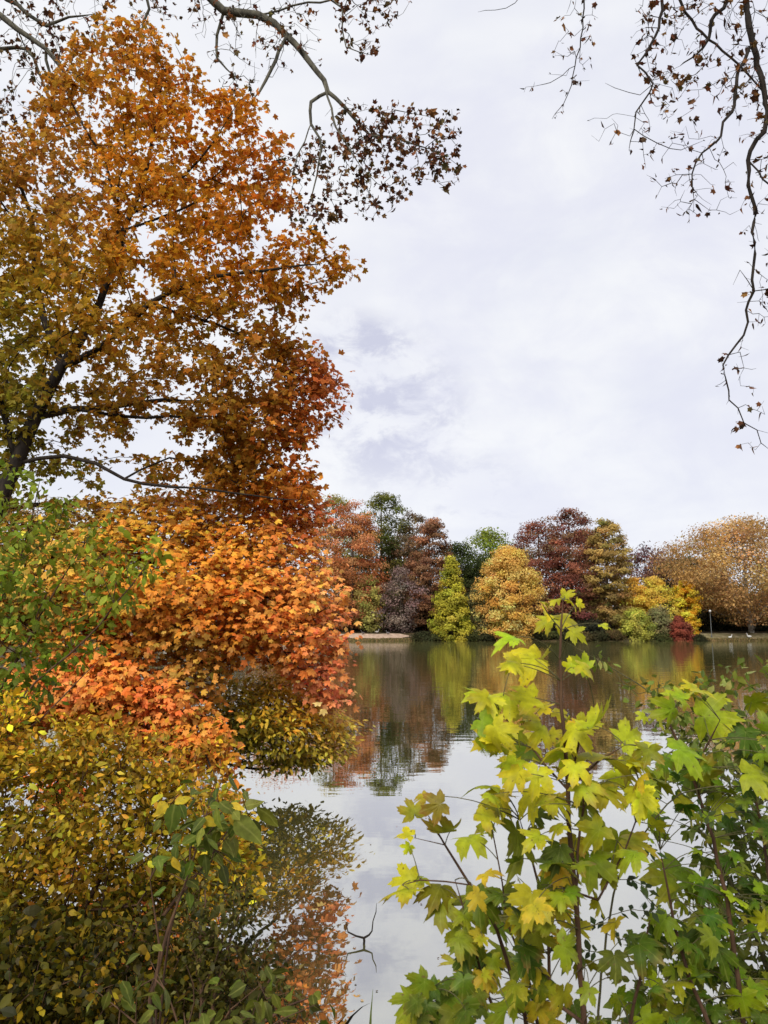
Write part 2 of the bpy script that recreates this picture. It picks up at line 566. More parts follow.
def build_world():
    w = bpy.data.worlds.new('World'); scene.world = w; w.use_nodes = True
    nt = w.node_tree; N = nt.nodes; Lk = nt.links; N.clear()
    out = N.new('ShaderNodeOutputWorld'); bg = N.new('ShaderNodeBackground')
    sky = N.new('ShaderNodeTexSky'); sky.sky_type = 'NISHITA'; sky.sun_disc = False
    sky.sun_elevation = math.radians(SUN_EL); sky.sun_rotation = math.radians(SUN_AZ)
    STR = 0.1
    bg.inputs['Strength'].default_value = STR
    k = 1.0 / STR / 2 ** EXPO
    tc = N.new('ShaderNodeTexCoord')
    nrm = N.new('ShaderNodeVectorMath'); nrm.operation = 'NORMALIZE'
    Lk.new(tc.outputs['Generated'], nrm.inputs[0])
    D = nrm.outputs['Vector']

    def noise(scale, detail, vec, rough=0.55, dist=0.0):
        n = N.new('ShaderNodeTexNoise'); n.inputs['Scale'].default_value = scale; n.inputs['Detail'].default_value = detail
        n.inputs['Roughness'].default_value = rough; n.inputs['Distortion'].default_value = dist
        Lk.new(vec, n.inputs['Vector'])
        return n.outputs['Fac']

    def mapping(rot, sc, loc=(0, 0, 0)):
        m = N.new('ShaderNodeMapping'); m.inputs['Rotation'].default_value = rot; m.inputs['Scale'].default_value = sc
        m.inputs['Location'].default_value = loc
        Lk.new(D, m.inputs['Vector'])
        return m.outputs[0]

    def math_(op, a, b=None, clamp=False):
        m = N.new('ShaderNodeMath'); m.operation = op; m.use_clamp = clamp
        for i, v in enumerate((a, b)):
            if v is None:
                continue
            if isinstance(v, (int, float)):
                m.inputs[i].default_value = v
            else:
                Lk.new(v, m.inputs[i])
        return m.outputs[0]

    def rng_(v, a, b, c=0.0, d=1.0):
        m = N.new('ShaderNodeMapRange'); m.interpolation_type = 'SMOOTHSTEP'
        m.inputs['From Min'].default_value = a; m.inputs['From Max'].default_value = b
        m.inputs['To Min'].default_value = c; m.inputs['To Max'].default_value = d
        Lk.new(v, m.inputs['Value'])
        return m.outputs[0]

    def mix(f, a, b):
        m = N.new('ShaderNodeMix'); m.data_type = 'RGBA'
        Lk.new(f, m.inputs['Factor'])
        for s_, v in (('A', a), ('B', b)):
            if isinstance(v, tuple):
                m.inputs[s_].default_value = v
            else:
                Lk.new(v, m.inputs[s_])
        return m.outputs['Result']

    def cl(r, g, b):
        return (*[float(x) * k for x in lin((r, g, b))], 1)

    streak = rng_(noise(2.2, 4, mapping((0.0, 0.25, 0.15), (1.0, 1.0, 3.4))), 0.36, 0.66)
    base = mix(streak, cl(234, 236, 246), cl(248, 249, 252))
    # grey-lavender wisps in chosen parts of the sky
    wn = noise(6.0, 9, mapping((0, 0.5, 0), (1, 1, 1.5), (3.1, 0.7, 0.2)), 0.62, 0.4)
    wn2 = noise(16.0, 8, mapping((0, 0.3, 0), (1, 1, 1.6), (1.1, 2.7, 0.2)), 0.65, 0.3)

    def spot(px, py, rad, soft):
        v = nz(P(px, py, 1.0) - CAM)
        d = N.new('ShaderNodeVectorMath'); d.operation = 'DOT_PRODUCT'
        Lk.new(D, d.inputs[0]); d.inputs[1].default_value = tuple(v)
        return rng_(d.outputs['Value'], math.cos(rad * soft), math.cos(rad * 0.2))
    s1 = math_('ADD', spot(388, 412, 0.08, 1.7), spot(356, 362, 0.05, 1.7), True)
    w1 = math_('MULTIPLY', s1, rng_(wn2, 0.38, 0.62), True)
    base = mix(math_('MULTIPLY', w1, 0.9), base, cl(204, 206, 226))
    s2 = math_('ADD', spot(468, 500, 0.06, 1.6), spot(445, 540, 0.04, 1.6), True)
    w2 = math_('MULTIPLY', s2, rng_(wn2, 0.48, 0.66), True)
    base = mix(math_('MULTIPLY', w2, 0.55), base, cl(212, 214, 232))
    s3 = math_('ADD', spot(590, 365, 0.26, 1.5), spot(560, 150, 0.2, 1.5), True)
    base = mix(math_('MULTIPLY', math_('MULTIPLY', s3, rng_(wn, 0.35, 0.65)), 0.5), base, cl(224, 225, 243))
    # a little of the clear sky shows through the cloud
    m = N.new('ShaderNodeMix'); m.data_type = 'RGBA'; m.inputs['Factor'].default_value = 0.03
    Lk.new(base, m.inputs['A']); Lk.new(sky.outputs[0], m.inputs['B'])
    Lk.new(m.outputs['Result'], bg.inputs['Color']); Lk.new(bg.outputs[0], out.inputs['Surface'])

    sun = bpy.data.lights.new('sun', 'SUN'); so = bpy.data.objects.new('sun', sun); COL.objects.link(so)
    sun.energy = 1.5; sun.angle = math.radians(30); sun.color = (1.0, 0.955, 0.89)
    el, az = math.radians(SUN_EL), math.radians(SUN_AZ)
    d = np.array([math.cos(el) * math.sin(az), math.cos(el) * math.cos(az), math.sin(el)])
    from mathutils import Vector
    so.rotation_euler = Vector(-d).to_track_quat('-Z', 'Y').to_euler()
    so.location = (0, -20, 40)


build_world()
scene.view_settings.view_transform = 'Standard'
scene.view_settings.look = 'None'
scene.view_settings.exposure = EXPO
scene.view_settings.gamma = 1.0
scene.view_settings.use_curve_mapping = False
scene.render.engine = 'CYCLES'
cy = scene.cycles
cy.max_bounces = 6; cy.diffuse_bounces = 4; cy.glossy_bounces = 3; cy.transmission_bounces = 4; cy.transparent_max_bounces = 4
cy.use_denoising = True
cy.caustics_reflective = False; cy.caustics_refractive = False
cy.sample_clamp_indirect = 6.0


# ------------------------------------------------------------------ ground, lake, paths
def near_shore(x):
    x = np.asarray(x, float)
    y = np.full(x.shape, 3.35) + 0.10 * np.sin(x * 2.1) + 0.06 * np.sin(x * 5.3 + 1)
    y = y + np.where(x < -1.0, (-1.0 - x) * 1.5, 0) + np.where(x < -6.0, (-6.0 - x) * 2.0, 0)
    return np.minimum(y, 90)


def far_shore(x):
    x = np.asarray(x, float)
    return 149 + 0.9 * np.sin(x * 0.11 + 0.5) + 0.4 * np.sin(x * 0.37) + 0.0006 * x * x


def ground_z(x, y):
    x = np.asarray(x, float); y = np.asarray(y, float)
    s1 = near_shore(x) - y
    z1 = 0.45 * np.tanh(s1 * 0.8) + np.clip(s1 - 5, 0, 60) * 0.02
    s2 = y - far_shore(x)
    z2 = np.where(s2 < 0, np.maximum(-1.5, s2 * 0.3), 0.42 * (1 - np.exp(-s2 / 0.35)) + np.clip(s2 - 0.6, 0, 4.0) * 0.28 + np.clip(s2 - 4, 0, 30) * 0.03)
    z2 = z2 + np.clip(s2 - 60, 0, 400) * 0.02
    z = np.maximum(z1, z2)
    return z + np.where(z > 0.05, 0.025 * np.sin(x * 3.1 + y) * np.cos(y * 2.7 - x * .6), 0)


def build_ground():
    gx = np.unique(np.concatenate([np.linspace(-14, 14, 113), -np.geomspace(14, 700, 45), np.geomspace(14, 700, 45), np.linspace(-80, 80, 161)]))
    gy = np.unique(np.concatenate([np.linspace(-25, 16, 120), np.linspace(16, 140, 25), np.linspace(140, 165, 126), np.geomspace(165, 900, 30)]))
    X, Y = np.meshgrid(gx, gy)
    Z = ground_z(X, Y)
    b = Bag(); nx = len(gx)
    i = (np.arange(len(gy) - 1)[:, None] * nx + np.arange(nx - 1)[None]).ravel()
    b.add(np.stack([X, Y, Z], -1).reshape(-1, 3), np.stack([i, i + 1, i + nx + 1, i + nx], -1), None, True)
    m = noise_material('leaf_litter', (0.03, 0.024, 0.012), (0.11, 0.065, 0.03), 2.2, c3=(0.05, 0.042, 0.017), bump=0.4)
    structure(b.build('ground', m))
    # lake
    b = Bag()
    b.add([(-700, -25, 0), (700, -25, 0), (700, 175, 0), (-700, 175, 0)], [(0, 1, 2, 3)])
    m, nt, N, Lk = new_mat('lake_water')
    out = N.new('ShaderNodeOutputMaterial')
    tc = N.new('ShaderNodeTexCoord'); mp = N.new('ShaderNodeMapping'); mp.inputs['Scale'].default_value = (0.7, 1.3, 1)
    Lk.new(tc.outputs['Object'], mp.inputs['Vector'])
    n1 = N.new('ShaderNodeTexNoise'); n1.inputs['Scale'].default_value = 2.4; n1.inputs['Detail'].default_value = 2.5
    n2 = N.new('ShaderNodeTexNoise'); n2.inputs['Scale'].default_value = 0.35; n2.inputs['Detail'].default_value = 2
    Lk.new(mp.outputs[0], n1.inputs['Vector']); Lk.new(mp.outputs[0], n2.inputs['Vector'])
    b1 = N.new('ShaderNodeBump'); b1.inputs['Strength'].default_value = 1.0; b1.inputs['Distance'].default_value = 0.0042
    b2 = N.new('ShaderNodeBump'); b2.inputs['Strength'].default_value = 1.0; b2.inputs['Distance'].default_value = 0.012
    Lk.new(n1.outputs['Fac'], b1.inputs['Height']); Lk.new(n2.outputs['Fac'], b2.inputs['Height'])
    Lk.new(b2.outputs[0], b1.inputs['Normal'])
    sp = N.new('ShaderNodeSeparateXYZ'); Lk.new(tc.outputs['Object'], sp.inputs[0])
    wm = N.new('ShaderNodeMapRange'); wm.inputs['From Min'].default_value = 7; wm.inputs['From Max'].default_value = 32
    wm.inputs['To Min'].default_value = 0.18; wm.inputs['To Max'].default_value = 1.0
    Lk.new(sp.outputs['Y'], wm.inputs['Value']); Lk.new(wm.outputs[0], b1.inputs['Strength']); Lk.new(wm.outputs[0], b2.inputs['Strength'])
    gl = N.new('ShaderNodeBsdfGlossy'); gl.inputs['Roughness'].default_value = 0.012
    gl.inputs['Color'].default_value = (0.97, 0.965, 0.95, 1)
    df = N.new('ShaderNodeBsdfDiffuse'); df.inputs['Color'].default_value = (0.105, 0.102, 0.036, 1)
    lw = N.new('ShaderNodeLayerWeight'); lw.inputs['Blend'].default_value = 0.5
    mr = N.new('ShaderNodeMapRange')
    mr.inputs['From Min'].default_value = 0.45; mr.inputs['From Max'].default_value = 0.93
    mr.inputs['To Min'].default_value = 0.5; mr.inputs['To Max'].default_value = 0.84
    Lk.new(lw.outputs['Facing'], mr.inputs['Value'])
    Lk.new(b1.outputs[0], gl.inputs['Normal'])
    ms = N.new('ShaderNodeMixShader')
    Lk.new(mr.outputs[0], ms.inputs[0]); Lk.new(df.outputs[0], ms.inputs[1]); Lk.new(gl.outputs[0], ms.inputs[2])
    Lk.new(ms.outputs[0], out.inputs['Surface'])
    structure(b.build('lake', m))

    def strip(name, x0, x1, s0, s1, mat, lift=0.03):
        xs = np.arange(x0, x1 + .01, 0.5); ss = np.linspace(s0, s1, 8)
        X, S = np.meshgrid(xs, ss)
        taper = np.clip(np.minimum(X - x0, x1 - X) / 2.5, 0.05, 1)
        mid = (s0 + s1) / 2
        Y = far_shore(X) + mid + (S - mid) * taper + 0.15 * np.sin(X * 0.9)
        Z = ground_z(X, Y) + lift
        b = Bag(); nx = len(xs)
        i = (np.arange(len(ss) - 1)[:, None] * nx + np.arange(nx - 1)[None]).ravel()
        b.add(np.stack([X, Y, Z], -1).reshape(-1, 3), np.stack([i, i + 1, i + nx + 1, i + nx], -1), None, True)
        structure(b.build(name, mat))
    sand = noise_material('pinkish_sand', (0.30, 0.21, 0.15), (0.50, 0.37, 0.28), 1.3)
    strip('sandy_path', -60, 5.6, 1.2, 4.2, sand)
    gr = noise_material('tan_gravel', (0.15, 0.12, 0.07), (0.30, 0.24, 0.15), 0.9, c3=(0.17, 0.15, 0.07))
    strip('gravel_path', 61.5, 130, 0.9, 4.4, gr)


build_ground()


# ------------------------------------------------------------------ far trees
def profile(kind, h):
    tab = {
        'cypress': [(0, .6), (.12, .9), (.3, 1), (.5, .97), (.7, .86), (.85, .68), (.95, .42), (1, .15)],
        'cone': [(0, .95), (.08, 1), (.25, .92), (.45, .74), (.65, .52), (.82, .3), (.94, .13), (1, .03)],
        'dome': [(0, .85), (.1, .98), (.3, 1), (.5, .95), (.7, .78), (.85, .56), (.95, .36), (1, .15)],
        'round': [(0, .4), (.15, .75), (.35, .97), (.55, 1), (.75, .85), (.9, .55), (1, .12)],
        'tall': [(0, .7), (.2, .85), (.45, .95), (.7, 1), (.85, .85), (.95, .5), (1, .12)],
        'bush': [(0, .85), (.2, 1), (.5, .95), (.8, .65), (1, .15)],
    }[kind]
    a = np.array(tab)
    return np.interp(h, a[:, 0], a[:, 1])


def far_tree(name, label, cat, px, top, base, hw, d, kind, cols, n_att=150, per=55, size=0.42, crown_from=0.05, lump=0.22,
             flat=0.6, gain=1.0, bark='farbark', trunk_r=None, group='trees along the far shore', weights=None, bare=0.0, vj=0.16, spreadk=1.0, lean=0.0):
    pb = P(px, base, d); x = pb[0]
    zb = float(ground_z(x, d)) - 0.15
    zt = P(px, top, d)[2]
    Hh = zt - zb; R = hw * (1.28 if kind in ('cypress', 'tall', 'round') and d > 159 else 1.06) * d / F
    root = thing(name, label, cat, (x, d, zb), group)
    org = np.array([x, d, zb])
    # lumpy crown: random lobes modulate the radius
    nl = 14
    la = rng.uniform(0, 2 * math.pi, nl); lh = rng.uniform(0, 1, nl); ls = rng.normal(0, lump, nl)
    sk = Skel(6000)
    tr = trunk_r or max(0.12, Hh * 0.016)
    kk = 9
    hs = np.linspace(0, 0.93, kk)
    pts = np.stack([x + lean * hs * R + np.cumsum(rng.normal(0, .05, kk)) * R * .15, d + np.cumsum(rng.normal(0, .05, kk)) * R * .15, zb + hs * Hh], -1)
    pts[0, :2] = (x, d)
    sk.limb(pts, tr * (1 - hs) ** 0.8 + 0.03, step=Hh / 16, wob=0.02)
    att = []
    while len(att) < n_att:
        h = rng.uniform(0, 1) ** 0.95
        a = rng.uniform(0, 2 * math.pi)
        r = profile(kind, h)
        da = np.angle(np.exp(1j * (la - a)))
        r *= 1 + (ls * np.exp(-(da / .7) ** 2 - ((lh - h) / .14) ** 2)).sum()
        q = rng.random() ** 0.42
        if rng.random() > 0.3 + 0.7 * r:
            continue
        hh = crown_from + (1 - crown_from) * h
        att.append((x + lean * hh * R + math.cos(a) * r * q * R, d + math.sin(a) * r * q * R, zb + hh * Hh - 0.02 * Hh))
    att = np.array(att)
    paths = sk.grow(att, bf=0.35, step=Hh / 18, bend=0.1, up=-0.05, jit=0.04)
    sk.radii(0.035, 0.42, tr * 0.7)
    b = Bag(); sk.tubes(b, 0, sk.fixed, 7); tk = b.build('trunk', M[bark], root, org, False)
    b = Bag(); sk.tubes(b, sk.fixed, sk.n, 4); b.build('branches', M[bark], tk, org, False)
    if per > 0:
        m = rng.poisson(per * 1.9, n_att)
        if bare > 0:
            m = np.where(rng.random(n_att) < bare, (m * 0.15).astype(int), m)
        idx = np.repeat(np.arange(n_att), m)
        sp = R * 2.6 / math.sqrt(n_att) * spreadk
        off = np.clip(rng.normal(0, 1, (len(idx), 3)), -1.75, 1.75) * sp * np.array([1, 1, flat]) * 0.74
        pos = att[idx] + off
        pos[:, 2] = np.maximum(pos[:, 2], 0.08)
        ctr = np.stack([np.full(len(pos), x), np.full(len(pos), d), pos[:, 2] - 0.25 * R], -1)
        nrm = nz(nz(off) * 0.6 + nz(pos - ctr) * 0.7 + np.array([0, -.15, .45]) + rng.normal(0, .38, pos.shape))
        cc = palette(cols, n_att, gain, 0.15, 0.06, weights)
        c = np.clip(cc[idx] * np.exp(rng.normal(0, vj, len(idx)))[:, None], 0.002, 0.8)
        sz = rng.uniform(0.5, 1.3, len(idx)) * size * .84
        b = Bag(); clumps(b, pos, nrm, sz, c)
        b.build('crown', M['farleaf'], root, org)
    return root


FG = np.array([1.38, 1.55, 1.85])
RUST = [(176, 112, 62), (150, 86, 48), (190, 130, 80), (132, 78, 46)]
OLIVE = [(128, 112, 52), (104, 96, 44), (150, 130, 66)]
DGREEN = [(72, 74, 30), (92, 88, 38), (58, 60, 26), (104, 96, 44)]
BROWN = [(126, 84, 54), (106, 70, 46), (144, 102, 68), (92, 62, 42)]
MAUVE = [(120, 96, 80), (134, 108, 92), (104, 84, 72)]
YGREEN = [(158, 144, 46), (144, 132, 40), (174, 156, 54), (128, 120, 40)]
GREEN = [(100, 106, 36), (118, 120, 42), (84, 92, 32)]
GOLD = [(206, 160, 80), (197, 149, 68), (215, 172, 94), (187, 138, 62), (178, 134, 66)]
RED = [(122, 72, 52), (104, 60, 46), (140, 86, 60), (94, 54, 42), (120, 92, 58)]
OLGOLD = [(150, 118, 60), (130, 104, 54), (166, 132, 70), (112, 92, 50)]
MAROON = [(96, 62, 52), (82, 54, 48), (110, 74, 62)]
ORANGE = [(212, 150, 58), (224, 164, 66), (196, 134, 54)]
AMBER = [(222, 158, 44), (208, 140, 38), (230, 176, 60)]
BUSHRED = [(124, 62, 44), (106, 54, 40), (140, 74, 50)]
TAN = [(158, 124, 72), (146, 106, 62), (184, 142, 88), (128, 96, 58), (156, 112, 58)]
GREYOL = [(110, 100, 62), (124, 112, 70), (94, 88, 56)]

FT = [
    # behind the maple: seen only through its gaps and in the water
    ('autumn_tree', 'dull mauve tree glimpsed through gaps of the orange maple', 'tree', 196, 480, 636, 42, 165, 'round', MAUVE, 100, 30, .5),
    ('autumn_tree', 'rusty brown tree on far shore hidden behind the orange maple', 'tree', 282, 505, 636, 40, 165, 'round', RUST, 110, 45, .5),
    ('autumn_tree', 'olive tree on far shore hidden behind the left shrubs', 'tree', 100, 500, 636, 52, 165, 'round', OLIVE, 100, 40, .6),
    ('autumn_tree', 'tan tree on far shore hidden behind the leftmost shrubs', 'tree', 10, 505, 636, 50, 165, 'round', TAN, 100, 40, .6),
    # a muted second row
    ('background_tree', 'olive brown treetop low between the rust cypress and the oak', 'tree', 352, 530, 634, 20, 186, 'round', OLIVE, 110, 40, .5),
    ('background_tree', 'dull brown treetop below the airy dark crown', 'tree', 405, 528, 634, 26, 186, 'round', [(104, 84, 58), (88, 76, 50), (122, 98, 66)], 150, 45, .5),
    ('background_tree', 'dusky olive treetop at the left foot of the dark red cypresses', 'tree', 524, 545, 634, 22, 188, 'round', [(98, 84, 52), (84, 72, 48), (116, 98, 60)], 120, 42, .5),
    ('background_tree', 'brown treetop filling the notch between red and olive gold cypresses', 'tree', 592, 528, 634, 22, 188, 'round', [(120, 86, 56), (104, 74, 50), (134, 100, 62)], 130, 42, .5),
    ('background_tree', 'dull tan treetop behind the amber orange tree', 'tree', 705, 560, 634, 22, 188, 'round', TAN, 120, 42, .5),
    # the left cluster
    ('olive_tree', 'olive green treetop just behind the rust orange cypress', 'tree', 335, 495, 634, 20, 178, 'tall', OLIVE, 130, 45, .42),
    ('oak_tree', 'tall dark green tree right of the rust orange cypress', 'tree', 381, 492, 634, 22, 172, 'tall', DGREEN, 230, 50, .42),
    ('bald_cypress', 'rust orange cypress beside the foreground maple, above the sandy path', 'tree', 352, 501, 636, 25, 160, 'cypress', RUST, 200, 55, .4),
    ('airy_tree', 'dark brown airy treetop with sky showing through its branches', 'tree', 409, 508, 634, 17, 172, 'tall', [(98, 78, 52), (84, 66, 46), (116, 92, 60)], 170, 34, .4),
    ('bald_cypress', 'chestnut brown cypress between airy dark tree and yellow green cone', 'tree', 430, 517, 635, 20, 160, 'cypress', BROWN, 200, 55, .4),
    ('leafless_tree', 'greyish mauve half bare tree at the right end of sandy path', 'tree', 401, 566, 637, 20, 156, 'round', MAUVE, 130, 26, .34),
    ('small_tree', 'small olive yellow tree above the sandy path', 'tree', 369, 574, 637, 14, 157, 'round', [(150, 134, 66), (132, 118, 60), (166, 150, 78)], 100, 36, .36),
    ('evergreen_tree', 'dark green evergreen between yellow green cone and golden tree', 'tree', 462, 543, 634, 24, 185, 'round', [(48, 52, 26), (58, 62, 30), (42, 46, 24)], 140, 50, .5),
    ('green_tree', 'fresh green treetop showing above the golden tree', 'tree', 492, 529, 634, 24, 190, 'round', GREEN, 140, 45, .5),
    ('conical_tree', 'yellow green conical tree standing at the water edge', 'tree', 452, 556, 641, 21, 151.5, 'cone', YGREEN, 220, 55, .36),
    ('grey_shrub', 'grey olive shrub squeezed between yellow green cone and golden tree', 'shrub', 479, 588, 640, 13, 154, 'bush', GREYOL, 90, 40, .36),
    ('golden_tree', 'broad golden yellow domed tree overhanging the far shore', 'tree', 510, 547, 641, 34, 153, 'dome', GOLD, 330, 60, .38),
    # the right cluster
    ('bald_cypress', 'deep red brown cypress directly right of the golden tree', 'tree', 541, 516, 636, 25, 164, 'cypress', RED, 180, 50, .4),
    ('bald_cypress', 'tallest dark red cypress at the middle of the far shore', 'tree', 573, 508, 637, 25, 162, 'cypress', RED, 220, 55, .4),
    ('broad_cypress', 'olive gold cypress right of the dark red cypresses', 'tree', 610, 518, 639, 22, 157, 'cypress', OLGOLD, 220, 52, .4),
    ('maroon_tree', 'dusky maroon treetop behind the yellow orange tree', 'tree', 648, 545, 634, 20, 185, 'round', MAROON, 110, 34, .5),
    ('maroon_tree', 'thin dusky maroon tree in the dip of treeline', 'tree', 668, 549, 634, 16, 190, 'round', MAROON, 100, 20, .5),
    ('evergreen_tree', 'dark green treetop left of the large tan tree', 'tree', 685, 553, 634, 15, 180, 'tall', [(62, 68, 40), (74, 80, 46), (52, 58, 36)], 110, 45, .5),
    ('orange_tree', 'orange tinted small tree right of the olive gold cypress', 'tree', 635, 578, 637, 15, 158, 'round', ORANGE, 110, 45, .36),
    ('yellow_tree', 'bright yellow small tree touching the orange tinted one', 'tree', 657, 577, 637, 16, 158, 'round', [(214, 172, 66), (200, 160, 60), (190, 150, 66)], 120, 45, .36),
    ('grey_shrub', 'grey olive shrub below the bright yellow small tree', 'shrub', 660, 608, 640, 14, 154, 'bush', GREYOL, 90, 40, .36),
    ('yellow_shrub', 'yellow green round shrub at the water below the orange tree', 'shrub', 637, 609, 641, 15, 152, 'bush', [(150, 140, 56), (168, 156, 62), (128, 122, 54)], 130, 45, .34),
    ('amber_tree', 'narrow amber orange tree behind the dark red bush', 'tree', 689, 580, 638, 11, 156, 'tall', AMBER, 120, 48, .34),
    ('red_bush', 'dark red rounded bush at the water edge', 'bush', 681, 617, 641, 11, 151.5, 'bush', BUSHRED, 120, 45, .32),
]
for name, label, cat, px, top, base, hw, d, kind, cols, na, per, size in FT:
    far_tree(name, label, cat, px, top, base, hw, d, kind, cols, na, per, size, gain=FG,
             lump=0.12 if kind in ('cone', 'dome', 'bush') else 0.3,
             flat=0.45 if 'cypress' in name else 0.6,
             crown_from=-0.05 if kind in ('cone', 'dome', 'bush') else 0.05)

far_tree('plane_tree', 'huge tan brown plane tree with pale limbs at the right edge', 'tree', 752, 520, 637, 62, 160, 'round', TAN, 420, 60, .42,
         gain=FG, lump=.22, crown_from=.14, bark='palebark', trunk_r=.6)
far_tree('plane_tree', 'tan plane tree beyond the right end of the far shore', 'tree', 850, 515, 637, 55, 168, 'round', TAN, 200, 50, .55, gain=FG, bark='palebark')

for k_, (px, top, hw, c) in enumerate([(424, 633, 10, 0), (436, 635, 8, 1), (470, 634, 10, 1), (486, 635, 9, 0), (535, 634, 10, 0), (550, 633, 9, 1), (566, 635, 10, 0), (582, 633, 9, 2), (598, 634, 10, 0), (614, 632, 9, 2), (660, 635, 9, 1), (699, 636, 7, 0)]):
    far_tree('shore_shrub', 'low olive brown shrub dipping into the water along the far shore', 'shrub', px, top, 641, hw, 150.6, 'bush',
             [[(62, 58, 34), (48, 46, 28)], [(74, 72, 36), (60, 60, 32)], [(96, 78, 44), (80, 64, 38)]][c], 50, 36, .3, gain=FG * .85, group='low shrubs along the far water edge')
# understorey: dark shrubs under the trees
for k_, (px, top, hw, d) in enumerate([(345, 612, 16, 172), (372, 617, 15, 174), (400, 615, 15, 172), (425, 612, 14, 165), (560, 616, 18, 160),
                                       (590, 620, 14, 158), (705, 612, 14, 172), (728, 615, 16, 174), (756, 612, 16, 172)]):
    far_tree('understorey_shrub', 'shadowy dark green shrub under the trees of the far shore', 'shrub', px, top, 637, hw, d, 'bush',
             [(52, 50, 32), (42, 42, 28), (64, 56, 38)], 70, 40, .5, gain=FG, group='dark shrubs under the far trees')


def far_wood():
    b = Bag(); n = 26000
    x = rng.uniform(-150, 150, n); y = 200 + rng.uniform(0, 14, n)
    hmax = 11 + 2.0 * np.sin(x * .09) + 1.5 * np.sin(x * .23 + 1) + 1.2 * np.sin(x * .61)
    z = ground_z(x, y) + hmax * rng.random(n) ** 0.8
    nrm = nz(np.array([0, -.5, .6]) + rng.normal(0, .5, (n, 3)))
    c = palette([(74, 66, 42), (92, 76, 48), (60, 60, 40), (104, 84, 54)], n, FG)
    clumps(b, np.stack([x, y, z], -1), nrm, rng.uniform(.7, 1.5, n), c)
    structure(b.build('far_woodland', M['farleaf']), 'stuff')['label'] = 'dim woodland closing the view behind the far shore trees'


far_wood()


def shore_grass():
    b = Bag(); n = 9000
    x = np.where(rng.random(n) < .5, rng.uniform(-62, 6, n), rng.uniform(60, 130, n)); s = rng.uniform(-0.25, 0.7, n)
    y = far_shore(x) + s
    z = np.maximum(ground_z(x, y), -0.05)
    h = rng.uniform(.12, .42, n)
    pos = np.stack([x, y, z], -1)
    col = palette([(150, 128, 88), (120, 108, 66), (96, 96, 48), (170, 146, 104)], n, 0.9)
    lean = rng.normal(0, .12, (n, 2))
    tip = np.stack([lean[:, 0], lean[:, 1], np.ones(n)], -1)
    leaves(b, LANCE, pos, np.stack([rng.normal(0, .5, n), -np.ones(n), np.zeros(n)], -1), tip, h, col, .1, .1)
    o = structure(b.build('waterside_grass', M['farleaf']), 'stuff')
    o['label'] = 'dry grass fringe along the far water edge'


shore_grass()


def lamp_and_birds():
    x = float(P(710, 611, 154)[0]); y = 154.0; zb = float(ground_z(x, y))
    zt = P(710, 611, 154)[2]
    t = thing('street_lamp', 'slim grey lamp post with white globe on the far bank', 'street lamp', (x, y, zb))
    o = np.array([x, y, zb])
    b = Bag(); tube(b, [(x, y, zb), (x, y, zb + .5), (x, y, zb + .55), (x, y, zt - .35), (x, y, zt - .3)], [.14, .13, .085, .07, .06], 10)
    b.build('pole', plain('lamp_metal', (.06, .065, .06), .5), t, o, False)
    b = Bag(); tube(b, [(x, y, zt - .32), (x, y, zt - .26), (x, y, zt - .24)], [.06, .16, .17], 12); b.build('collar', plain('lamp_collar', (.1, .1, .1)), t, o, False)
    b = Bag()
    a = np.linspace(0, math.pi, 9)
    tube(b, [(x, y, zt - .25 * math.cos(q) + 0.0) for q in a], [max(.02, .25 * math.sin(q)) for q in a], 14, taper=False)
    b.build('globe', plain('lamp_globe', (.85, .85, .82), .3), t, o, False)

    def goose(name, label, px, d, dirx, body, neck, group, s=1.0):
        x = float(P(px, 634, d)[0]); zb = float(ground_z(x, d)) + .03
        t = thing(name, label, 'bird', (x, d, zb), group)
        o = np.array([x, d, zb])
        b = Bag()
        prof = [(-.42, .03, .38), (-.3, .1, .36), (-.12, .17, .34), (.08, .18, .35), (.22, .13, .40), (.28, .075, .5), (.31, .055, .62), (.33, .05, .74), (.35, .065, .82), (.42, .055, .83), (.47, .02, .81)]
        tube(b, [(x + dirx * q[0] * s, d, zb + q[2] * s) for q in prof], [q[1] * s for q in prof], 10)
        b.build('body', plain(name + '_feathers', body), t, o, False)
        b = Bag(); tube(b, [(x + dirx * .46 * s, d, zb + .815 * s), (x + dirx * .56 * s, d, zb + .79 * s)], [.03 * s, .012 * s], 6)
        b.build('bill', plain(name + '_bill', neck), t, o, False)
        for q in (-.07, .07):
            b = Bag(); tube(b, [(x, d + q, zb + .25 * s), (x + .01, d + q, zb + .03), (x + dirx * .1, d + q, zb + .015)], [.025, .02, .03], 6)
            b.build('leg', plain(name + '_leg', (.1, .08, .06)), t, o, False)
    goose('goose', 'dark goose nearest the orange maple on the sandy path', 363, 152.2, -1, (.06, .05, .045), (.05, .05, .05), 'geese on the sandy path')
    goose('goose', 'pale headed goose in the middle of the sandy path', 377, 153.4, 1, (.30, .28, .26), (.05, .05, .05), 'geese on the sandy path', 1.05)
    goose('goose', 'dark goose nearest the mauve tree on the sandy path', 388, 153.2, -1, (.10, .09, .09), (.05, .05, .05), 'geese on the sandy path')
    goose('swan', 'white swan resting on the bank right of the lamp post', 730, 153.9, 1, (.75, .75, .72), (.5, .2, .05), 'swans on the far bank', 1.0)
    goose('swan', 'white swan standing on the bank below the pale plane limbs', 749, 154.0, -1, (.78, .78, .75), (.5, .2, .05), 'swans on the far bank', 1.25)


lamp_and_birds()

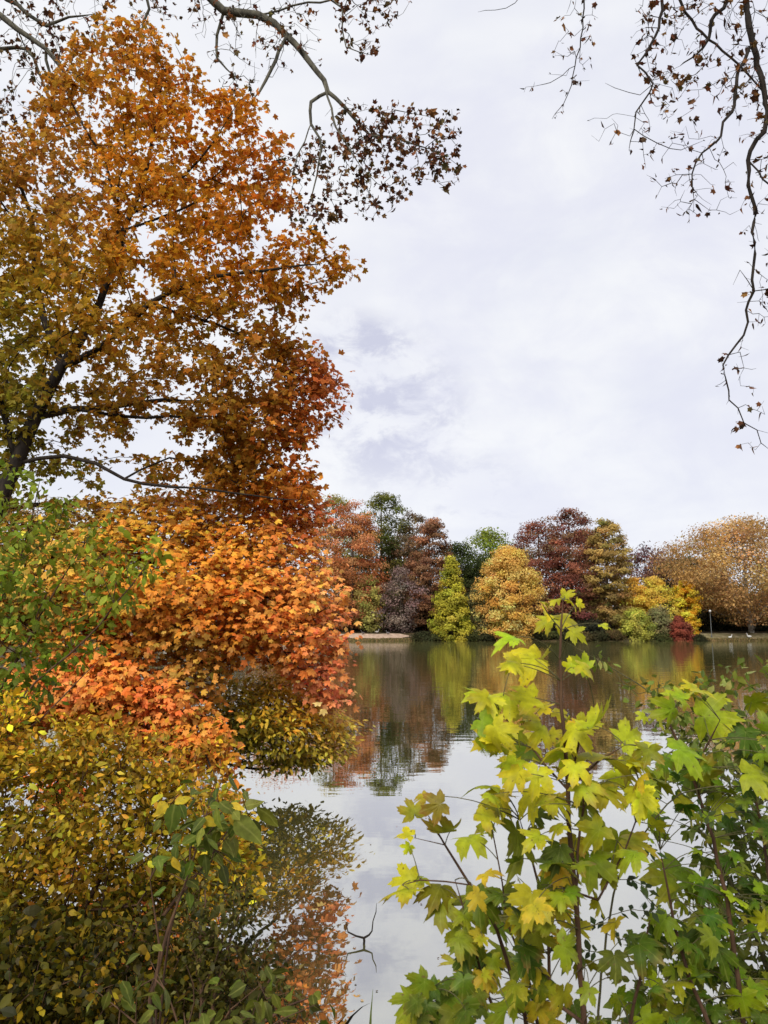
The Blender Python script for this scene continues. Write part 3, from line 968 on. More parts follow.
# ------------------------------------------------------------------ the maples on the left
UPPER_COL = [(60, 60, (170, 104, 34)), (130, 40, (178, 104, 30)), (200, 120, (188, 104, 24)), (270, 170, (186, 98, 30)), (330, 270, (172, 98, 26)), (230, 250, (190, 104, 22)),
             (120, 150, (190, 112, 28)), (140, 230, (184, 108, 26)), (60, 180, (168, 102, 40)), (20, 250, (158, 106, 28)), (60, 290, (164, 108, 28)), (10, 330, (142, 108, 32)), (200, 320, (170, 106, 26)),
             (290, 330, (164, 100, 28)), (330, 380, (178, 84, 42)), (300, 420, (172, 86, 34)), (250, 380, (160, 98, 32)), (160, 370, (166, 102, 34)), (100, 420, (162, 106, 34)), (180, 440, (162, 104, 36)),
             (250, 460, (168, 104, 34)), (300, 470, (186, 98, 34)), (20, 420, (136, 110, 38)), (60, 480, (136, 110, 38))]


def leaf_cloud(bag, sk, paths, per, tail, spread, tpl, scale, ctrl=None, cols=None, gain=1.0, up=.6, outw=.3, rnd=.6, droop=.7, curl=.25, fold=.12, drop=0., toward=None,
               vj=.16, hj=.07, smooth=False, edge_p=0.0, weights=None, inner=None):
    pos, dr, src, off = foliage(sk, paths, per, tail, spread, drop)
    nrm, tip = orient(dr, off, up, outw, rnd, droop, toward)
    if ctrl is not None:
        x, y = pix(pos)
        col = field(ctrl, x, y, gain, vj, hj)
    else:
        col = palette(cols, len(pos), gain, vj, hj, weights)
    if inner is not None:                      # underside shade: darker colours painted into leaves low in their spray
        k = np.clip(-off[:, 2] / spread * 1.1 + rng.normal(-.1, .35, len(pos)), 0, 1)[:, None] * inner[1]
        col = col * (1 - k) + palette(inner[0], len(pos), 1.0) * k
    sc = scale * np.exp(rng.normal(0, .22, len(pos)))
    e = (rng.random(len(pos)) < edge_p) * rng.uniform(.3, 1, len(pos)) if edge_p > 0 else None
    leaves(bag, tpl, pos, nrm, tip, sc, col, curl, fold, smooth, e)
    return pos


def upper_maple():
    base = P(-95, 770, 8.6); base[2] = float(ground_z(base[0], 8.6)) - .1
    t = thing('maple_tree', 'tall maple with golden brown crown leaning in from the left', 'tree', base)
    sk = Skel()
    p, r = limbpx([(-95, 770, 8.6, .18), (-60, 650, 8.7, .14), (-25, 560, 8.9, .12), (5, 487, 9.0, .10), (35, 418, 9.1, .082), (62, 366, 9.2, .068)])
    p[0] = base
    tr = sk.limb(p, r, step=.3)
    fork = tr[-1]
    for pts, at in [
        ([(80, 342, 9.3, .055), (112, 272, 9.6, .045), (130, 215, 9.7, .036), (142, 186, 9.8, .03), (152, 140, 9.8, .02), (165, 70, 9.9, .01)], (62, 366, 9.2)),
        ([(48, 330, 9.4, .05), (38, 290, 9.7, .04), (34, 235, 10., .032), (22, 190, 10.2, .025), (6, 165, 10.4, .016), (-30, 120, 10.5, .01)], (62, 366, 9.2)),
        ([(98, 350, 9.0, .045), (150, 303, 8.8, .034), (205, 278, 8.8, .026), (262, 271, 9.0, .018), (320, 264, 9.2, .010)], (62, 366, 9.2)),
        ([(74, 409, 9.3, .042), (106, 408, 9.5, .036), (163, 400, 9.8, .028), (235, 404, 10.1, .018), (300, 408, 10.3, .010)], (36, 420, 9.1)),
        ([(119, 416, 9.3, .022), (170, 416, 9.2, .018), (213, 416, 9.1, .012), (270, 425, 9.1, .007)], (90, 408, 9.4)),
        ([(64, 456, 8.9, .025), (95, 463, 8.85, .023), (124, 479, 8.8, .020), (198, 488, 8.8, .015), (257, 496, 8.9, .010), (300, 500, 9.0, .006)], (14, 467, 9.0)),
        ([(0, 400, 9.0, .04), (-40, 340, 9.0, .035), (-80, 260, 9.2, .02)], (20, 452, 9.05)),
        ([(110, 180, 9.4, .02), (80, 120, 9.3, .014), (60, 80, 9.3, .008)], (118, 255, 9.6)),
        ([(180, 180, 9.6, .018), (215, 140, 9.4, .012), (240, 100, 9.3, .007)], (130, 215, 9.7)),
        ([(180, 210, 10., .018), (230, 190, 10.3, .012), (280, 190, 10.4, .007)], (122, 240, 9.65)),
        ([(230, 330, 10.2, .02), (280, 350, 10.6, .012), (325, 370, 10.7, .008)], (160, 300, 8.9)),
    ]:
        p, r = limbpx(pts)
        sk.limb(p, r, sk.nearest(P(*at)), step=.25)
    poly = [(-140, 90), (-40, 120), (20, 115), (45, 75), (78, 30), (98, 12), (130, 22), (160, 20), (183, 45), (200, 74), (215, 96), (240, 80), (262, 108), (278, 140), (296, 172),
            (302, 205), (303, 235), (330, 246), (352, 258), (360, 278), (340, 286), (318, 296), (308, 315), (304, 335), (326, 352), (340, 375), (344, 400), (336, 418), (312, 432),
            (305, 455), (308, 490), (270, 505), (200, 497), (120, 492), (60, 480), (0, 500), (-140, 520)]
    thin = [([(50, 350), (120, 320), (240, 370), (262, 420), (250, 470), (140, 475), (40, 440)], .68),
            ([(80, 430), (220, 440), (220, 490), (70, 490)], .6),
            ([(150, 210), (190, 220), (180, 310), (120, 330), (110, 270)], .7),
            ([(-140, 80), (60, 100), (80, 180), (40, 240), (-140, 250)], .8),
            ([(190, 100), (260, 100), (230, 150), (190, 150)], .6)]
    att = np.concatenate([volume(poly, 1150, 9.7, 2.3, .9, .2, thin=thin), volume([(215, 425), (310, 420), (312, 470), (318, 500), (260, 508), (200, 500)], 70, 9.6, .9, .9, .14), volume([(285, 340), (325, 350), (345, 385), (343, 410), (315, 430), (270, 420), (265, 370)], 30, 9.9, .9, .9, .14)])
    paths = sk.grow(att, bf=.28, step=.18, bend=.10, up=.02, jit=.02)
    sk.radii(.005, .40, .05)
    b = Bag(); sk.tubes(b, 0, sk.fixed, 9); tk = b.build('trunk', M['bark'], t, base, False)
    b = Bag(); sk.tubes(b, sk.fixed, sk.n, 5); b.build('branches', M['bark'], tk, base, False)
    b = Bag()
    leaf_cloud(b, sk, paths, 29, .42, .10, MAPLE, .053, UPPER_COL, vj=.24, hj=.10, gain=np.array([1.02, 1.40, 1.45]), curl=.28, droop=.8, rnd=.5, up=.7)
    b.build('crown', M['backlit'], t, base)


LOWER_COL = [(40, 500, (150, 112, 40)), (120, 520, (176, 116, 36)), (210, 520, (196, 116, 36)), (300, 500, (196, 106, 40)), (320, 520, (190, 92, 48)), (240, 560, (212, 112, 36)), (150, 570, (196, 118, 36)),
             (320, 580, (200, 124, 60)), (300, 600, (216, 112, 46)), (340, 640, (228, 104, 58)), (330, 690, (230, 104, 66)), (345, 710, (228, 120, 76)), (280, 640, (222, 106, 40)), (220, 610, (214, 104, 34)),
             (180, 650, (150, 106, 42)), (200, 690, (160, 110, 44)), (110, 690, (226, 102, 40)), (60, 690, (220, 112, 56)), (160, 700, (222, 96, 46)), (200, 740, (216, 110, 40)), (100, 740, (200, 110, 34)),
             (60, 790, (206, 84, 34)), (220, 850, (216, 96, 40)), (50, 560, (170, 120, 44)), (20, 620, (150, 114, 42)), (100, 620, (186, 112, 40)), (230, 890, (200, 130, 40))]


def lower_maple():
    base = P(-120, 770, 9.4); base[2] = float(ground_z(base[0], 9.4)) - .1
    t = thing('maple_tree', 'spreading maple with bright orange red leaves reaching over the water', 'tree', base)
    sk = Skel()
    p, r = limbpx([(-120, 770, 9.4, .16), (-100, 700, 9.4, .13), (-80, 640, 9.4, .11)])
    p[0] = base
    tr = sk.limb(p, r, step=.3)
    for pts, at in [
        ([(-40, 590, 9.4, .07), (20, 556, 9.4, .06), (75, 545, 9.4, .052), (120, 553, 9.5, .046), (168, 565, 9.6, .04), (205, 582, 9.7, .032), (250, 596, 9.8, .022), (310, 600, 10., .01)], (-80, 640, 9.4)),
        ([(-20, 640, 9.2, .06), (60, 622, 9.2, .05), (136, 619, 9.3, .045), (180, 619, 9.4, .04), (218, 632, 9.5, .034), (250, 648, 9.7, .028), (267, 660, 9.8, .022), (297, 678, 10., .015), (330, 700, 10.1, .008)], (-84, 650, 9.4)),
        ([(-40, 720, 8.9, .05), (30, 704, 8.7, .04), (90, 700, 8.6, .03), (150, 706, 8.5, .02), (200, 740, 8.4, .012), (222, 800, 8.2, .009), (232, 860, 8.0, .006)], (-100, 700, 9.4)),
        ([(45, 553, 9.2, .02), (75, 577, 9.0, .012), (100, 600, 8.9, .006)], (20, 556, 9.4)),
        ([(-10, 520, 10., .04), (80, 505, 10.3, .03), (180, 505, 10.4, .02), (290, 500, 10.4, .01)], (-60, 610, 9.4)),
        ([(280, 640, 10.2, .014), (320, 650, 10.4, .008)], (205, 600, 9.7)),
    ]:
        p, r = limbpx(pts)
        sk.limb(p, r, sk.nearest(P(*at)), step=.25)
    poly = [(-120, 520), (0, 505), (60, 496), (120, 498), (170, 490), (240, 495), (300, 480), (322, 492), (332, 512), (324, 530), (326, 556), (340, 580), (346, 600), (350, 632), (346, 660), (352, 690),
            (350, 706), (336, 716), (318, 704), (304, 690), (286, 672), (266, 662), (236, 668), (226, 690), (205, 712), (150, 676), (60, 660), (-120, 660)]
    att = volume(poly, 900, 9.7, 1.3, .8, .19, depth=lambda x, y: 9.5 + np.clip((x - 150) / 200, -1, 1) * .4 + np.clip((560 - y) / 60, -1, 1) * .5,
                 thin=[([(130, 630), (215, 640), (215, 700), (140, 690)], .95), ([(-120, 500), (100, 490), (160, 560), (100, 640), (-120, 660)], .65)])
    poly2 = [(-80, 690), (30, 672), (60, 655), (110, 660), (150, 680), (185, 695), (180, 715), (140, 712), (120, 730), (60, 720), (20, 740), (-80, 740)]
    att2 = volume(poly2, 260, 8.6, .7, .8, .15)
    poly3 = [(120, 722), (180, 705), (218, 715), (232, 740), (226, 768), (190, 778), (150, 765)]
    att3 = volume(poly3, 60, 8.6, .5, .8, .12)
    poly4 = [(212, 800), (232, 800), (250, 845), (246, 880), (228, 905), (212, 870)]
    att4 = volume(poly4, 30, 8.0, .25, .8, .1)
    poly5 = [(50, 775), (80, 770), (85, 810), (60, 815)]
    att5 = volume(poly5, 10, 8.2, .2, .8, .1)
    paths = sk.grow(np.concatenate([att, att2, att3, att4, att5]), bf=.28, step=.18, bend=.1, up=.04, jit=.02)
    sk.radii(.005, .40, .05)
    b = Bag(); sk.tubes(b, 0, sk.fixed, 9); tk = b.build('trunk', M['bark'], t, base, False)
    b = Bag(); sk.tubes(b, sk.fixed, sk.n, 5); b.build('branches', M['bark'], tk, base, False)
    b = Bag()
    leaf_cloud(b, sk, paths, 33, .36, .095, MAPLE, .052, LOWER_COL, vj=.26, hj=.12, gain=np.array([1.4, 1.8, 1.85]), curl=.3, droop=.5, rnd=.40, up=1.05, toward=(0.08, -.50, 0), inner=([(110, 92, 34), (84, 80, 28), (140, 98, 34)], .6))  # inner: dark olives painted in as shade on the undersides
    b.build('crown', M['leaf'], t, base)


def hornbeam():
    base = P(-60, 800, 9.2); base[2] = float(ground_z(base[0], 9.2)) - .1
    t = thing('hornbeam_bush', 'yellow green bush branch drooping to the water under the orange maple', 'bush', base)
    sk = Skel()
    p, r = limbpx([(-60, 800, 9.2, .06), (0, 762, 9.3, .035), (100, 752, 9.5, .022), (190, 752, 9.7, .018)])
    p[0] = base
    sk.limb(p, r, step=.25)
    for pts, at in [([(230, 725, 9.8, .022), (262, 718, 10., .016), (300, 712, 10.1, .01), (340, 735, 10.2, .006)], (190, 745, 9.7)),
                    ([(235, 766, 9.8, .018), (262, 770, 9.9, .014), (285, 764, 10., .008), (310, 755, 10.1, .005)], (190, 745, 9.7))]:
        p, r = limbpx(pts); sk.limb(p, r, sk.nearest(P(*at)), step=.2)
    poly = [(210, 690), (238, 676), (275, 666), (310, 690), (345, 716), (356, 728), (345, 738), (356, 742), (345, 755), (318, 762), (300, 772), (285, 768), (262, 758), (225, 752), (205, 730)]
    att = volume(poly, 400, 9.9, .9, .9, .1)
    paths = sk.grow(att, bf=.3, step=.15, bend=.1, up=.03, jit=.02)
    sk.radii(.003, .42, .03)
    b = Bag(); sk.tubes(b, 0, sk.fixed, 8); tk = b.build('trunk', M['bark'], t, base, False)
    b = Bag(); sk.tubes(b, sk.fixed, sk.n, 5); b.build('branches', M['bark'], tk, base, False)
    b = Bag()
    ctrl = [(230, 700, (150, 134, 44)), (280, 690, (190, 150, 44)), (310, 700, (206, 136, 48)), (340, 740, (190, 160, 72)), (250, 740, (128, 120, 44)), (300, 755, (150, 138, 50)), (220, 740, (120, 120, 44))]
    leaf_cloud(b, sk, paths, 22, .3, .08, SMALLOV, .072, ctrl, gain=np.array([1.7, 1.6, 1.3]), curl=.25, droop=.35, rnd=.36, up=1.15, toward=(0, -.3, 0), inner=([(70, 76, 24), (56, 62, 20)], .8))  # inner: dark greens standing in for shade beneath the sprays
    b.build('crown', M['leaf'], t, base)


upper_maple(); lower_maple(); hornbeam()


# ------------------------------------------------------------------ plane branches overhead
DEAD = [(104, 62, 40), (84, 52, 38), (124, 78, 42), (70, 46, 36), (140, 96, 50), (92, 80, 44)]


def plane_left():
    base = np.array([-12.5, 12.5, 0.0]); base[2] = float(ground_z(base[0], base[1])) - .1
    if base[2] < 0:
        base[2] = -.1
    t = thing('plane_tree', 'old plane tree whose sparse brown branches reach in from top left', 'tree', base)
    sk = Skel()
    D0 = 13.0
    A = lambda l: [(x, y, D0 + dd, r) for x, y, dd, r in l]
    top = P(-230, -160, 13)
    tr = sk.limb(np.array([base, base + [0.1, 0, 3], base + [.3, 0, 7], [top[0] * .75 + base[0] * .25, 12.8, top[2] * .8], top]), [.42, .36, .32, .24, .2], step=.6)
    lims = [
        ([(-60, -120, 0, .15), (90, -60, 0, .12), (180, -25, 0, .10), (214, 2, 0, .085), (224, 11, 0, .08), (258, 15, 0, .075), (287, 36, 0, .066), (308, 60, -.1, .058), (324, 80, -.2, .05), (328, 92, -.2, .042),
          (353, 117, -.3, .034), (371, 136, -.3, .026), (393, 137, -.3, .02), (419, 146, -.3, .014), (441, 157, -.4, .008)], (-230, -160, 13)),
        ([(311, 102, -.4, .032), (311, 124, -.5, .026), (320, 139, -.5, .022), (317, 175, -.6, .015), (312, 205, -.6, .008)], (326, 88, 12.8)),
        ([(276, 60, -.3, .035), (266, 80, -.4, .03), (254, 98, -.5, .016)], (282, 32, 13)),
        ([(217, 35, 0.2, .03), (217, 58, .2, .024), (236, 78, .2, .01)], (222, 11, 13)),
        ([(331, 0, -.6, .018), (342, 29, -.7, .014), (346, 47, -.8, .011), (371, 55, -.9, .006)], (258, 15, 13)),
        ([(333, 118, -.6, .02), (350, 150, -.7, .014), (372, 178, -.8, .008)], (324, 80, 12.8)),
        ([(395, 110, -.1, .01), (420, 115, 0, .006)], (371, 136, 12.7)),
        ([(300, 150, -.8, .012), (285, 175, -1, .008), (262, 170, -1.1, .005)], (311, 124, 12.5)),
        ([(-100, -40, -.2, .1), (-40, -5, -.2, .07), (0, 15, -.2, .06), (17, 29, -.2, .055), (46, 49, -.2, .045), (60, 66, -.3, .036), (72, 83, -.3, .026), (96, 98, -.4, .012)], (-60, -120, 13)),
        ([(-10, -20, .3, .05), (17, 4, .3, .042), (46, 26, .3, .034), (69, 17, .3, .022), (95, 14, .3, .01)], (-40, -90, 13)),
        ([(-60, 50, .4, .05), (0, 49, .4, .038), (26, 49, .4, .032), (40, 75, .4, .024), (57, 117, .3, .015), (77, 150, .3, .007)], (-100, -40, 12.8)),
        ([(46, 60, -.1, .03), (52, 80, -.1, .024), (54, 110, -.1, .012)], (46, 49, 12.8)),
        ([(146, -5, .2, .03), (143, 23, .2, .024), (137, 60, .2, .014), (134, 90, .2, .006)], (120, -48, 13)),
    ]
    for pts, at in lims:
        p, r = limbpx(A(pts)); sk.limb(p, r, sk.nearest(P(*at)), step=.25, wob=.02)
    polyA = [(330, 100), (372, 105), (400, 98), (425, 110), (452, 108), (462, 140), (464, 178), (452, 196), (430, 176), (405, 200), (380, 222), (352, 215), (330, 240), (300, 235), (270, 200), (265, 160), (300, 150), (318, 120)]
    attA = volume(polyA, 420, 12.6, .9, .8, .1)
    polyB = [(195, -40), (300, -40), (320, 20), (330, 70), (300, 60), (260, 90), (225, 100), (205, 60), (190, 20)]
    attB = volume(polyB, 260, 13, .8, .8, .14)
    polyC = [(330, -40), (420, -40), (410, 10), (385, 40), (375, 65), (350, 60), (335, 20)]
    attC = volume(polyC, 120, 12.4, .5, .8, .12)
    polyD = [(-60, -60), (200, -60), (205, 20), (160, 30), (100, 110), (60, 130), (0, 160), (-60, 170)]
    attD = volume(polyD, 620, 13, 1.1, .8, .14)
    att = np.concatenate([attA, attB, attC, attD])
    paths = sk.grow(att, bf=.2, step=.12, bend=.22, up=.0, jit=.05)
    sk.radii(.0045, .36, .03)
    b = Bag(); sk.tubes(b, 0, sk.fixed, 8); tk = b.build('trunk', M['planebark'], t, base, False)
    b = Bag(); sk.tubes(b, sk.fixed, sk.n, 4, minr=.004); b.build('branches', M['planebark'], tk, base, False)
    nA = len(attA); nB = len(attB); nC = len(attC)
    b = Bag()
    for lo, hi, per in ((0, nA, 2.9), (nA, nA + nB, .9), (nA + nB, nA + nB + nC, 2.2), (nA + nB + nC, len(att), 1.9)):
        pp = [x for x in paths if lo <= x[0] < hi]
        leaf_cloud(b, sk, pp, per, .3, .05, MAPLE_S, .064, cols=DEAD, gain=1.0, curl=.6, fold=.6, droop=1.2, rnd=.9, up=.2)
    b.build('crown', M['deadleaf'], t, base)


def plane_right():
    base = np.array([10.5, 2.4, 0.0]); base[2] = float(ground_z(base[0], base[1])) - .1
    t = thing('plane_tree', 'plane tree whose nearly bare twigs hang down at top right', 'tree', base)
    sk = Skel()
    D0 = 10.0
    A = lambda l: [(x, y, D0 + dd, r) for x, y, dd, r in l]
    top = P(900, -260, 10)
    sk.limb(np.array([base, base + [0, .1, 3], base + [-.1, .4, 7], base + [-.4, 2.5, 10.5], top]), [.36, .32, .28, .2, .16], step=.6)
    lims = [
        ([(830, -170, 0, .11), (765, -80, 0, .075), (746, -20, 0, .055), (746, 0, 0, .05), (753, 45, 0, .045), (763, 84, 0, .04), (766, 122, 0, .036), (748, 160, 0, .03), (751, 195, 0, .026), (756, 210, 0, .024), (752, 232, 0, .022), (755, 254, 0, .021),
          (752, 280, 0, .02), (754, 291, 0, .019), (746, 310, 0, .017), (748, 322, 0, .016), (736, 345, 0, .014), (723, 365, 0, .012), (726, 380, 0, .011), (729, 400, 0, .010), (738, 408, 0, .009), (744, 423, 0, .008), (757, 430, 0, .007), (761, 443, 0, .006), (770, 450, 0, .005)], (900, -260, 10)),
        ([(737, 77, -.2, .026), (732, 112, -.3, .022), (723, 122, -.3, .019), (721, 136, -.3, .017), (702, 153, -.4, .013), (692, 174, -.4, .010), (694, 199, -.4, .008), (709, 210, -.4, .005)], (753, 45, 10)),
        ([(727, -40, .3, .04), (727, 0, .3, .032), (711, 21, .3, .028), (709, 38, .3, .024), (695, 56, .3, .014), (680, 66, .3, .007)], (765, -80, 10)),
        ([(672, -60, .5, .028), (680, 0, .4, .022), (692, 20, .4, .020), (709, 40, .35, .018), (737, 63, .2, .016), (758, 86, .2, .012), (775, 110, .2, .008)], (765, -80, 10)),
        ([(690, -70, -.2, .034), (664, -20, -.3, .026), (662, 2, -.3, .024), (659, 28, -.3, .02), (647, 52, -.3, .016), (637, 65, -.3, .014), (653, 84, -.3, .013), (636, 112, -.3, .010), (634, 129, -.3, .008), (629, 150, -.3, .005)], (765, -80, 10)),
        ([(657, 143, -.3, .006), (681, 150, -.3, .005), (705, 140, -.3, .003)], (634, 129, 9.7)),
        ([(600, -60, .2, .02), (584, -20, .2, .014), (584, 0, .2, .012), (583, 28, .2, .010), (575, 66, .2, .008), (568, 94, .2, .006), (552, 119, .2, .004)], (690, -70, 9.8)),
        ([(545, 84, .2, .005), (526, 87, .2, .003)], (575, 66, 10.2)),
        ([(540, -25, .2, .008), (515, 3, .2, .005), (478, 12, .2, .003)], (600, -60, 10.2)),
        ([(740, 352, -.1, .006), (744, 368, -.1, .005), (740, 376, -.1, .003)], (728, 357, 10)),
        ([(740, 270, .1, .006), (733, 285, .1, .003)], (754, 288, 10)),
        ([(770, 289, 0, .008), (800, 300, 0, .005)], (754, 290, 10)),
        ([(770, 185, -.2, .012), (790, 210, -.2, .01), (786, 260, -.2, .006)], (748, 165, 10)),
        ([(640, 95, -.2, .005), (605, 83, -.2, .003)], (648, 80, 9.7)),
        ([(795, 20, .2, .03), (800, 90, .2, .02), (780, 150, .2, .012)], (765, -80, 10)),
    ]
    for pts, at in lims:
        p, r = limbpx(A(pts)); sk.limb(p, r, sk.nearest(P(*at)), step=.14, wob=.014)
    polyA = [(640, -40), (800, -40), (810, 180), (770, 180), (720, 110), (700, 80), (660, 110), (628, 60)]
    attA = volume(polyA, 620, 10, .8, .8, .07)
    polyB = [(590, 110), (640, 100), (690, 90), (700, 130), (740, 150), (740, 210), (690, 225), (655, 205), (640, 160), (590, 140)]
    attB = volume(polyB, 110, 9.7, .3, .8, .16)
    polyC = [(740, 170), (790, 170), (790, 330), (755, 330), (735, 300), (740, 240)]
    attC = volume(polyC, 80, 10, .4, .8, .16)
    polyD = [(715, 340), (760, 345), (775, 470), (740, 450), (712, 390)]
    attD = volume(polyD, 34, 10, .15, .8, .1)
    polyE = [(520, -20), (600, -20), (600, 20), (590, 90), (560, 120), (520, 95), (550, 60), (560, 10)]
    attE = volume(polyE, 60, 10.2, .2, .8, .12)
    att = np.concatenate([attA, attB, attC, attD, attE])
    paths = sk.grow(att, bf=.15, step=.1, bend=.25, up=-.02, jit=.06)
    sk.radii(.0032, .36, .02)
    b = Bag(); sk.tubes(b, 0, sk.fixed, 8); tk = b.build('trunk', M['bark'], t, base, False)
    b = Bag(); sk.tubes(b, sk.fixed, sk.n, 4, minr=.003); b.build('branches', M['bark'], tk, base, False)
    n0 = len(attA)
    b = Bag()
    for lo, hi, per in ((0, n0, .55), (n0, len(att), .5)):
        pp = [x for x in paths if lo <= x[0] < hi]
        leaf_cloud(b, sk, pp, per, .1, .02, MAPLE_S, .062, cols=DEAD, gain=1.0, curl=.5, fold=.5, droop=1.4, rnd=.9, up=.1)
    for lo, hi, per in ((0, n0, 1.0), (n0, len(att), .9)):       # buds and small curled leaves
        pp = [x for x in paths if lo <= x[0] < hi]
        leaf_cloud(b, sk, pp, per, .15, .015, SMALLOV, .05, cols=DEAD, gain=.6, curl=1.2, fold=.8, droop=1.4, rnd=.9, up=.1)
    b.build('crown', M['deadleaf'], t, base)


plane_left(); plane_right()


# ------------------------------------------------------------------ shrubs of the near bank
def shrub(name, label, cat, base_px, d, stems, vols, twig, leafspec, mat='leaf', twigmat='twig', group=None, tip=.0022):
    """stems: list of limb point lists (px,py,d,r) starting above the base; vols: attractor arrays; leafspec: kwargs for leaf_cloud"""
    base = P(base_px, 900, d); base[2] = float(ground_z(base[0], d)) - .04
    t = thing(name, label, cat, base, group)
    sk = Skel()
    for k_, pts in enumerate(stems):
        p, r = limbpx(pts); r = r * (.65 if name == 'elm_shrub' else 1)
        o = base + np.array([rng.normal(0, .07), rng.normal(0, .07), 0])
        sk.limb(np.vstack([o, p]), np.concatenate([[r[0] * 1.15], r]), step=.12, wob=.006)
    att = np.concatenate(vols)
    paths = sk.grow(att, **twig)
    sk.radii(tip, .42, .02)
    b = Bag(); sk.tubes(b, 0, sk.fixed, 7); sk.tubes(b, sk.fixed, sk.n, 4); b.build('stems', M[twigmat], t, base, False)
    b = Bag()
    for kw in leafspec:
        leaf_cloud(b, sk, paths, **kw)
    b.build('foliage', M[mat], t, base)
    return t


TW = dict(bf=.3, step=.1, bend=.12, up=.04, jit=.015)
shrub('elm_shrub', 'tall green leaved shrub with straight stems at the left edge', 'shrub', -90, 5.4,
      [[(-60, 800, 5.4, .02), (0, 690, 5.4, .014), (50, 600, 5.5, .010), (100, 520, 5.6, .005)], [(-70, 780, 5.5, .02), (-20, 640, 5.6, .014), (20, 560, 5.6, .010), (40, 480, 5.7, .005)],
       [(-40, 820, 5.2, .018), (20, 700, 5.1, .012), (85, 640, 5.1, .009), (150, 560, 5.2, .005)], [(-60, 850, 5.2, .018), (0, 760, 5.1, .012), (40, 720, 5.0, .008), (100, 660, 5.0, .004)]],
      [volume([(-80, 480), (30, 465), (60, 492), (105, 500), (125, 530), (162, 540), (165, 570), (128, 610), (95, 650), (55, 690), (30, 770), (-80, 820)], 330, 5.4, .6, .8, .11)],
      TW, [dict(per=11, tail=.3, spread=.05, tpl=SMALLOV, scale=.062, ctrl=[(0, 500, (98, 108, 38)), (60, 520, (104, 112, 40)), (130, 550, (116, 122, 40)), (0, 600, (90, 102, 34)), (60, 620, (96, 108, 34)), (20, 700, (84, 96, 32)), (80, 560, (128, 124, 44)), (10, 780, (120, 112, 36))],
                gain=np.array([1.25, 1.3, .75]), toward=(0, -.3, 0), curl=.2)], mat='greenleaf')

shrub('hazel_shrub', 'dense olive yellow shrub filling the lower left corner', 'shrub', -10, 5.0,
      [[(0, 1000, 4.9, .022), (20, 880, 4.9, .016), (40, 780, 5.0, .008)], [(40, 1000, 4.8, .02), (100, 880, 4.8, .014), (150, 790, 4.9, .007)], [(80, 1010, 4.6, .02), (160, 920, 4.6, .012), (215, 850, 4.7, .006)],
       [(-40, 960, 5.0, .022), (-40, 830, 5.1, .014), (-20, 740, 5.2, .008)]],
      [volume([(-80, 725), (10, 735), (60, 718), (95, 715), (120, 725), (165, 755), (205, 790), (235, 850), (252, 880), (225, 905), (190, 930), (120, 960), (-80, 980)], 620, 4.9, .7, .8, .09), volume([(-60, 680), (20, 695), (70, 720), (120, 712), (190, 738), (232, 745), (240, 790), (-60, 770)], 75, 4.9, .5, .8, .09), volume([(190, 780), (240, 790), (262, 850), (250, 900), (200, 900)], 50, 4.6, .3, .8, .07)],
      TW, [dict(per=31, tail=.25, spread=.06, tpl=SMALLOV, scale=.043, ctrl=[(20, 750, (150, 128, 40)), (0, 710, (196, 158, 46)), (120, 700, (176, 130, 44)), (200, 740, (170, 120, 40)), (100, 770, (138, 118, 40)), (180, 780, (148, 124, 40)), (40, 830, (120, 108, 34)), (120, 840, (128, 108, 30)), (60, 870, (150, 118, 32)), (180, 850, (118, 110, 34)), (230, 870, (176, 150, 44)),
                (40, 930, (84, 78, 24)), (150, 930, (80, 78, 24)), (0, 960, (70, 68, 22))], gain=np.array([1.12, 1.06, .75]), vj=.4, hj=.14, toward=(0, -.1, 0), curl=.22, rnd=.9, droop=.1)])  # lowest control points: dark olive leaves, with canopy shade painted in

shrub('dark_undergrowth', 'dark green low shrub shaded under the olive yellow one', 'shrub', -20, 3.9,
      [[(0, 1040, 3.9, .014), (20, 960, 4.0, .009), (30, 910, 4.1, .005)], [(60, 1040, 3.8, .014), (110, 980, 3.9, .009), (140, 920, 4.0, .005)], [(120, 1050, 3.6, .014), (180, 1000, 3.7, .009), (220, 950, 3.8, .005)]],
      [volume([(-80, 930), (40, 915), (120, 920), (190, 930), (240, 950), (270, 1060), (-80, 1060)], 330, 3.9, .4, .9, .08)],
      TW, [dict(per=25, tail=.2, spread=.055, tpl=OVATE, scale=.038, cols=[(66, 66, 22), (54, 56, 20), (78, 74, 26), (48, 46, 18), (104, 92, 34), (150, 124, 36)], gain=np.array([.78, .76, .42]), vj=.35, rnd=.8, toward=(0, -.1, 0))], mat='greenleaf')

shrub('privet_bush', 'fine twigged grey green bush at the water edge, lower left', 'bush', 215, 3.5,
      [[(210, 1040, 3.5, .010), (225, 960, 3.7, .007), (240, 890, 3.9, .003)], [(230, 1040, 3.5, .010), (270, 980, 3.7, .006), (305, 945, 3.9, .003)], [(200, 1040, 3.5, .010), (200, 940, 3.7, .006), (205, 880, 3.9, .003)],
       [(240, 1050, 3.4, .008), (290, 1005, 3.5, .005), (330, 990, 3.6, .003)]],
      [volume([(185, 880), (215, 865), (250, 872), (262, 905), (258, 938), (280, 950), (290, 970), (284, 990), (305, 1005), (310, 1060), (180, 1060)], 270, 3.7, .35, .9, .055)],
      dict(bf=.25, step=.06, bend=.14, up=.03, jit=.02), [dict(per=11, tail=.16, spread=.03, tpl=SMALLOV, scale=.03, cols=[(70, 70, 28), (58, 60, 22), (88, 88, 38), (52, 50, 20), (122, 116, 70)], gain=np.array([.95, .9, .6]), curl=.2)], mat='greenleaf', tip=.0014)

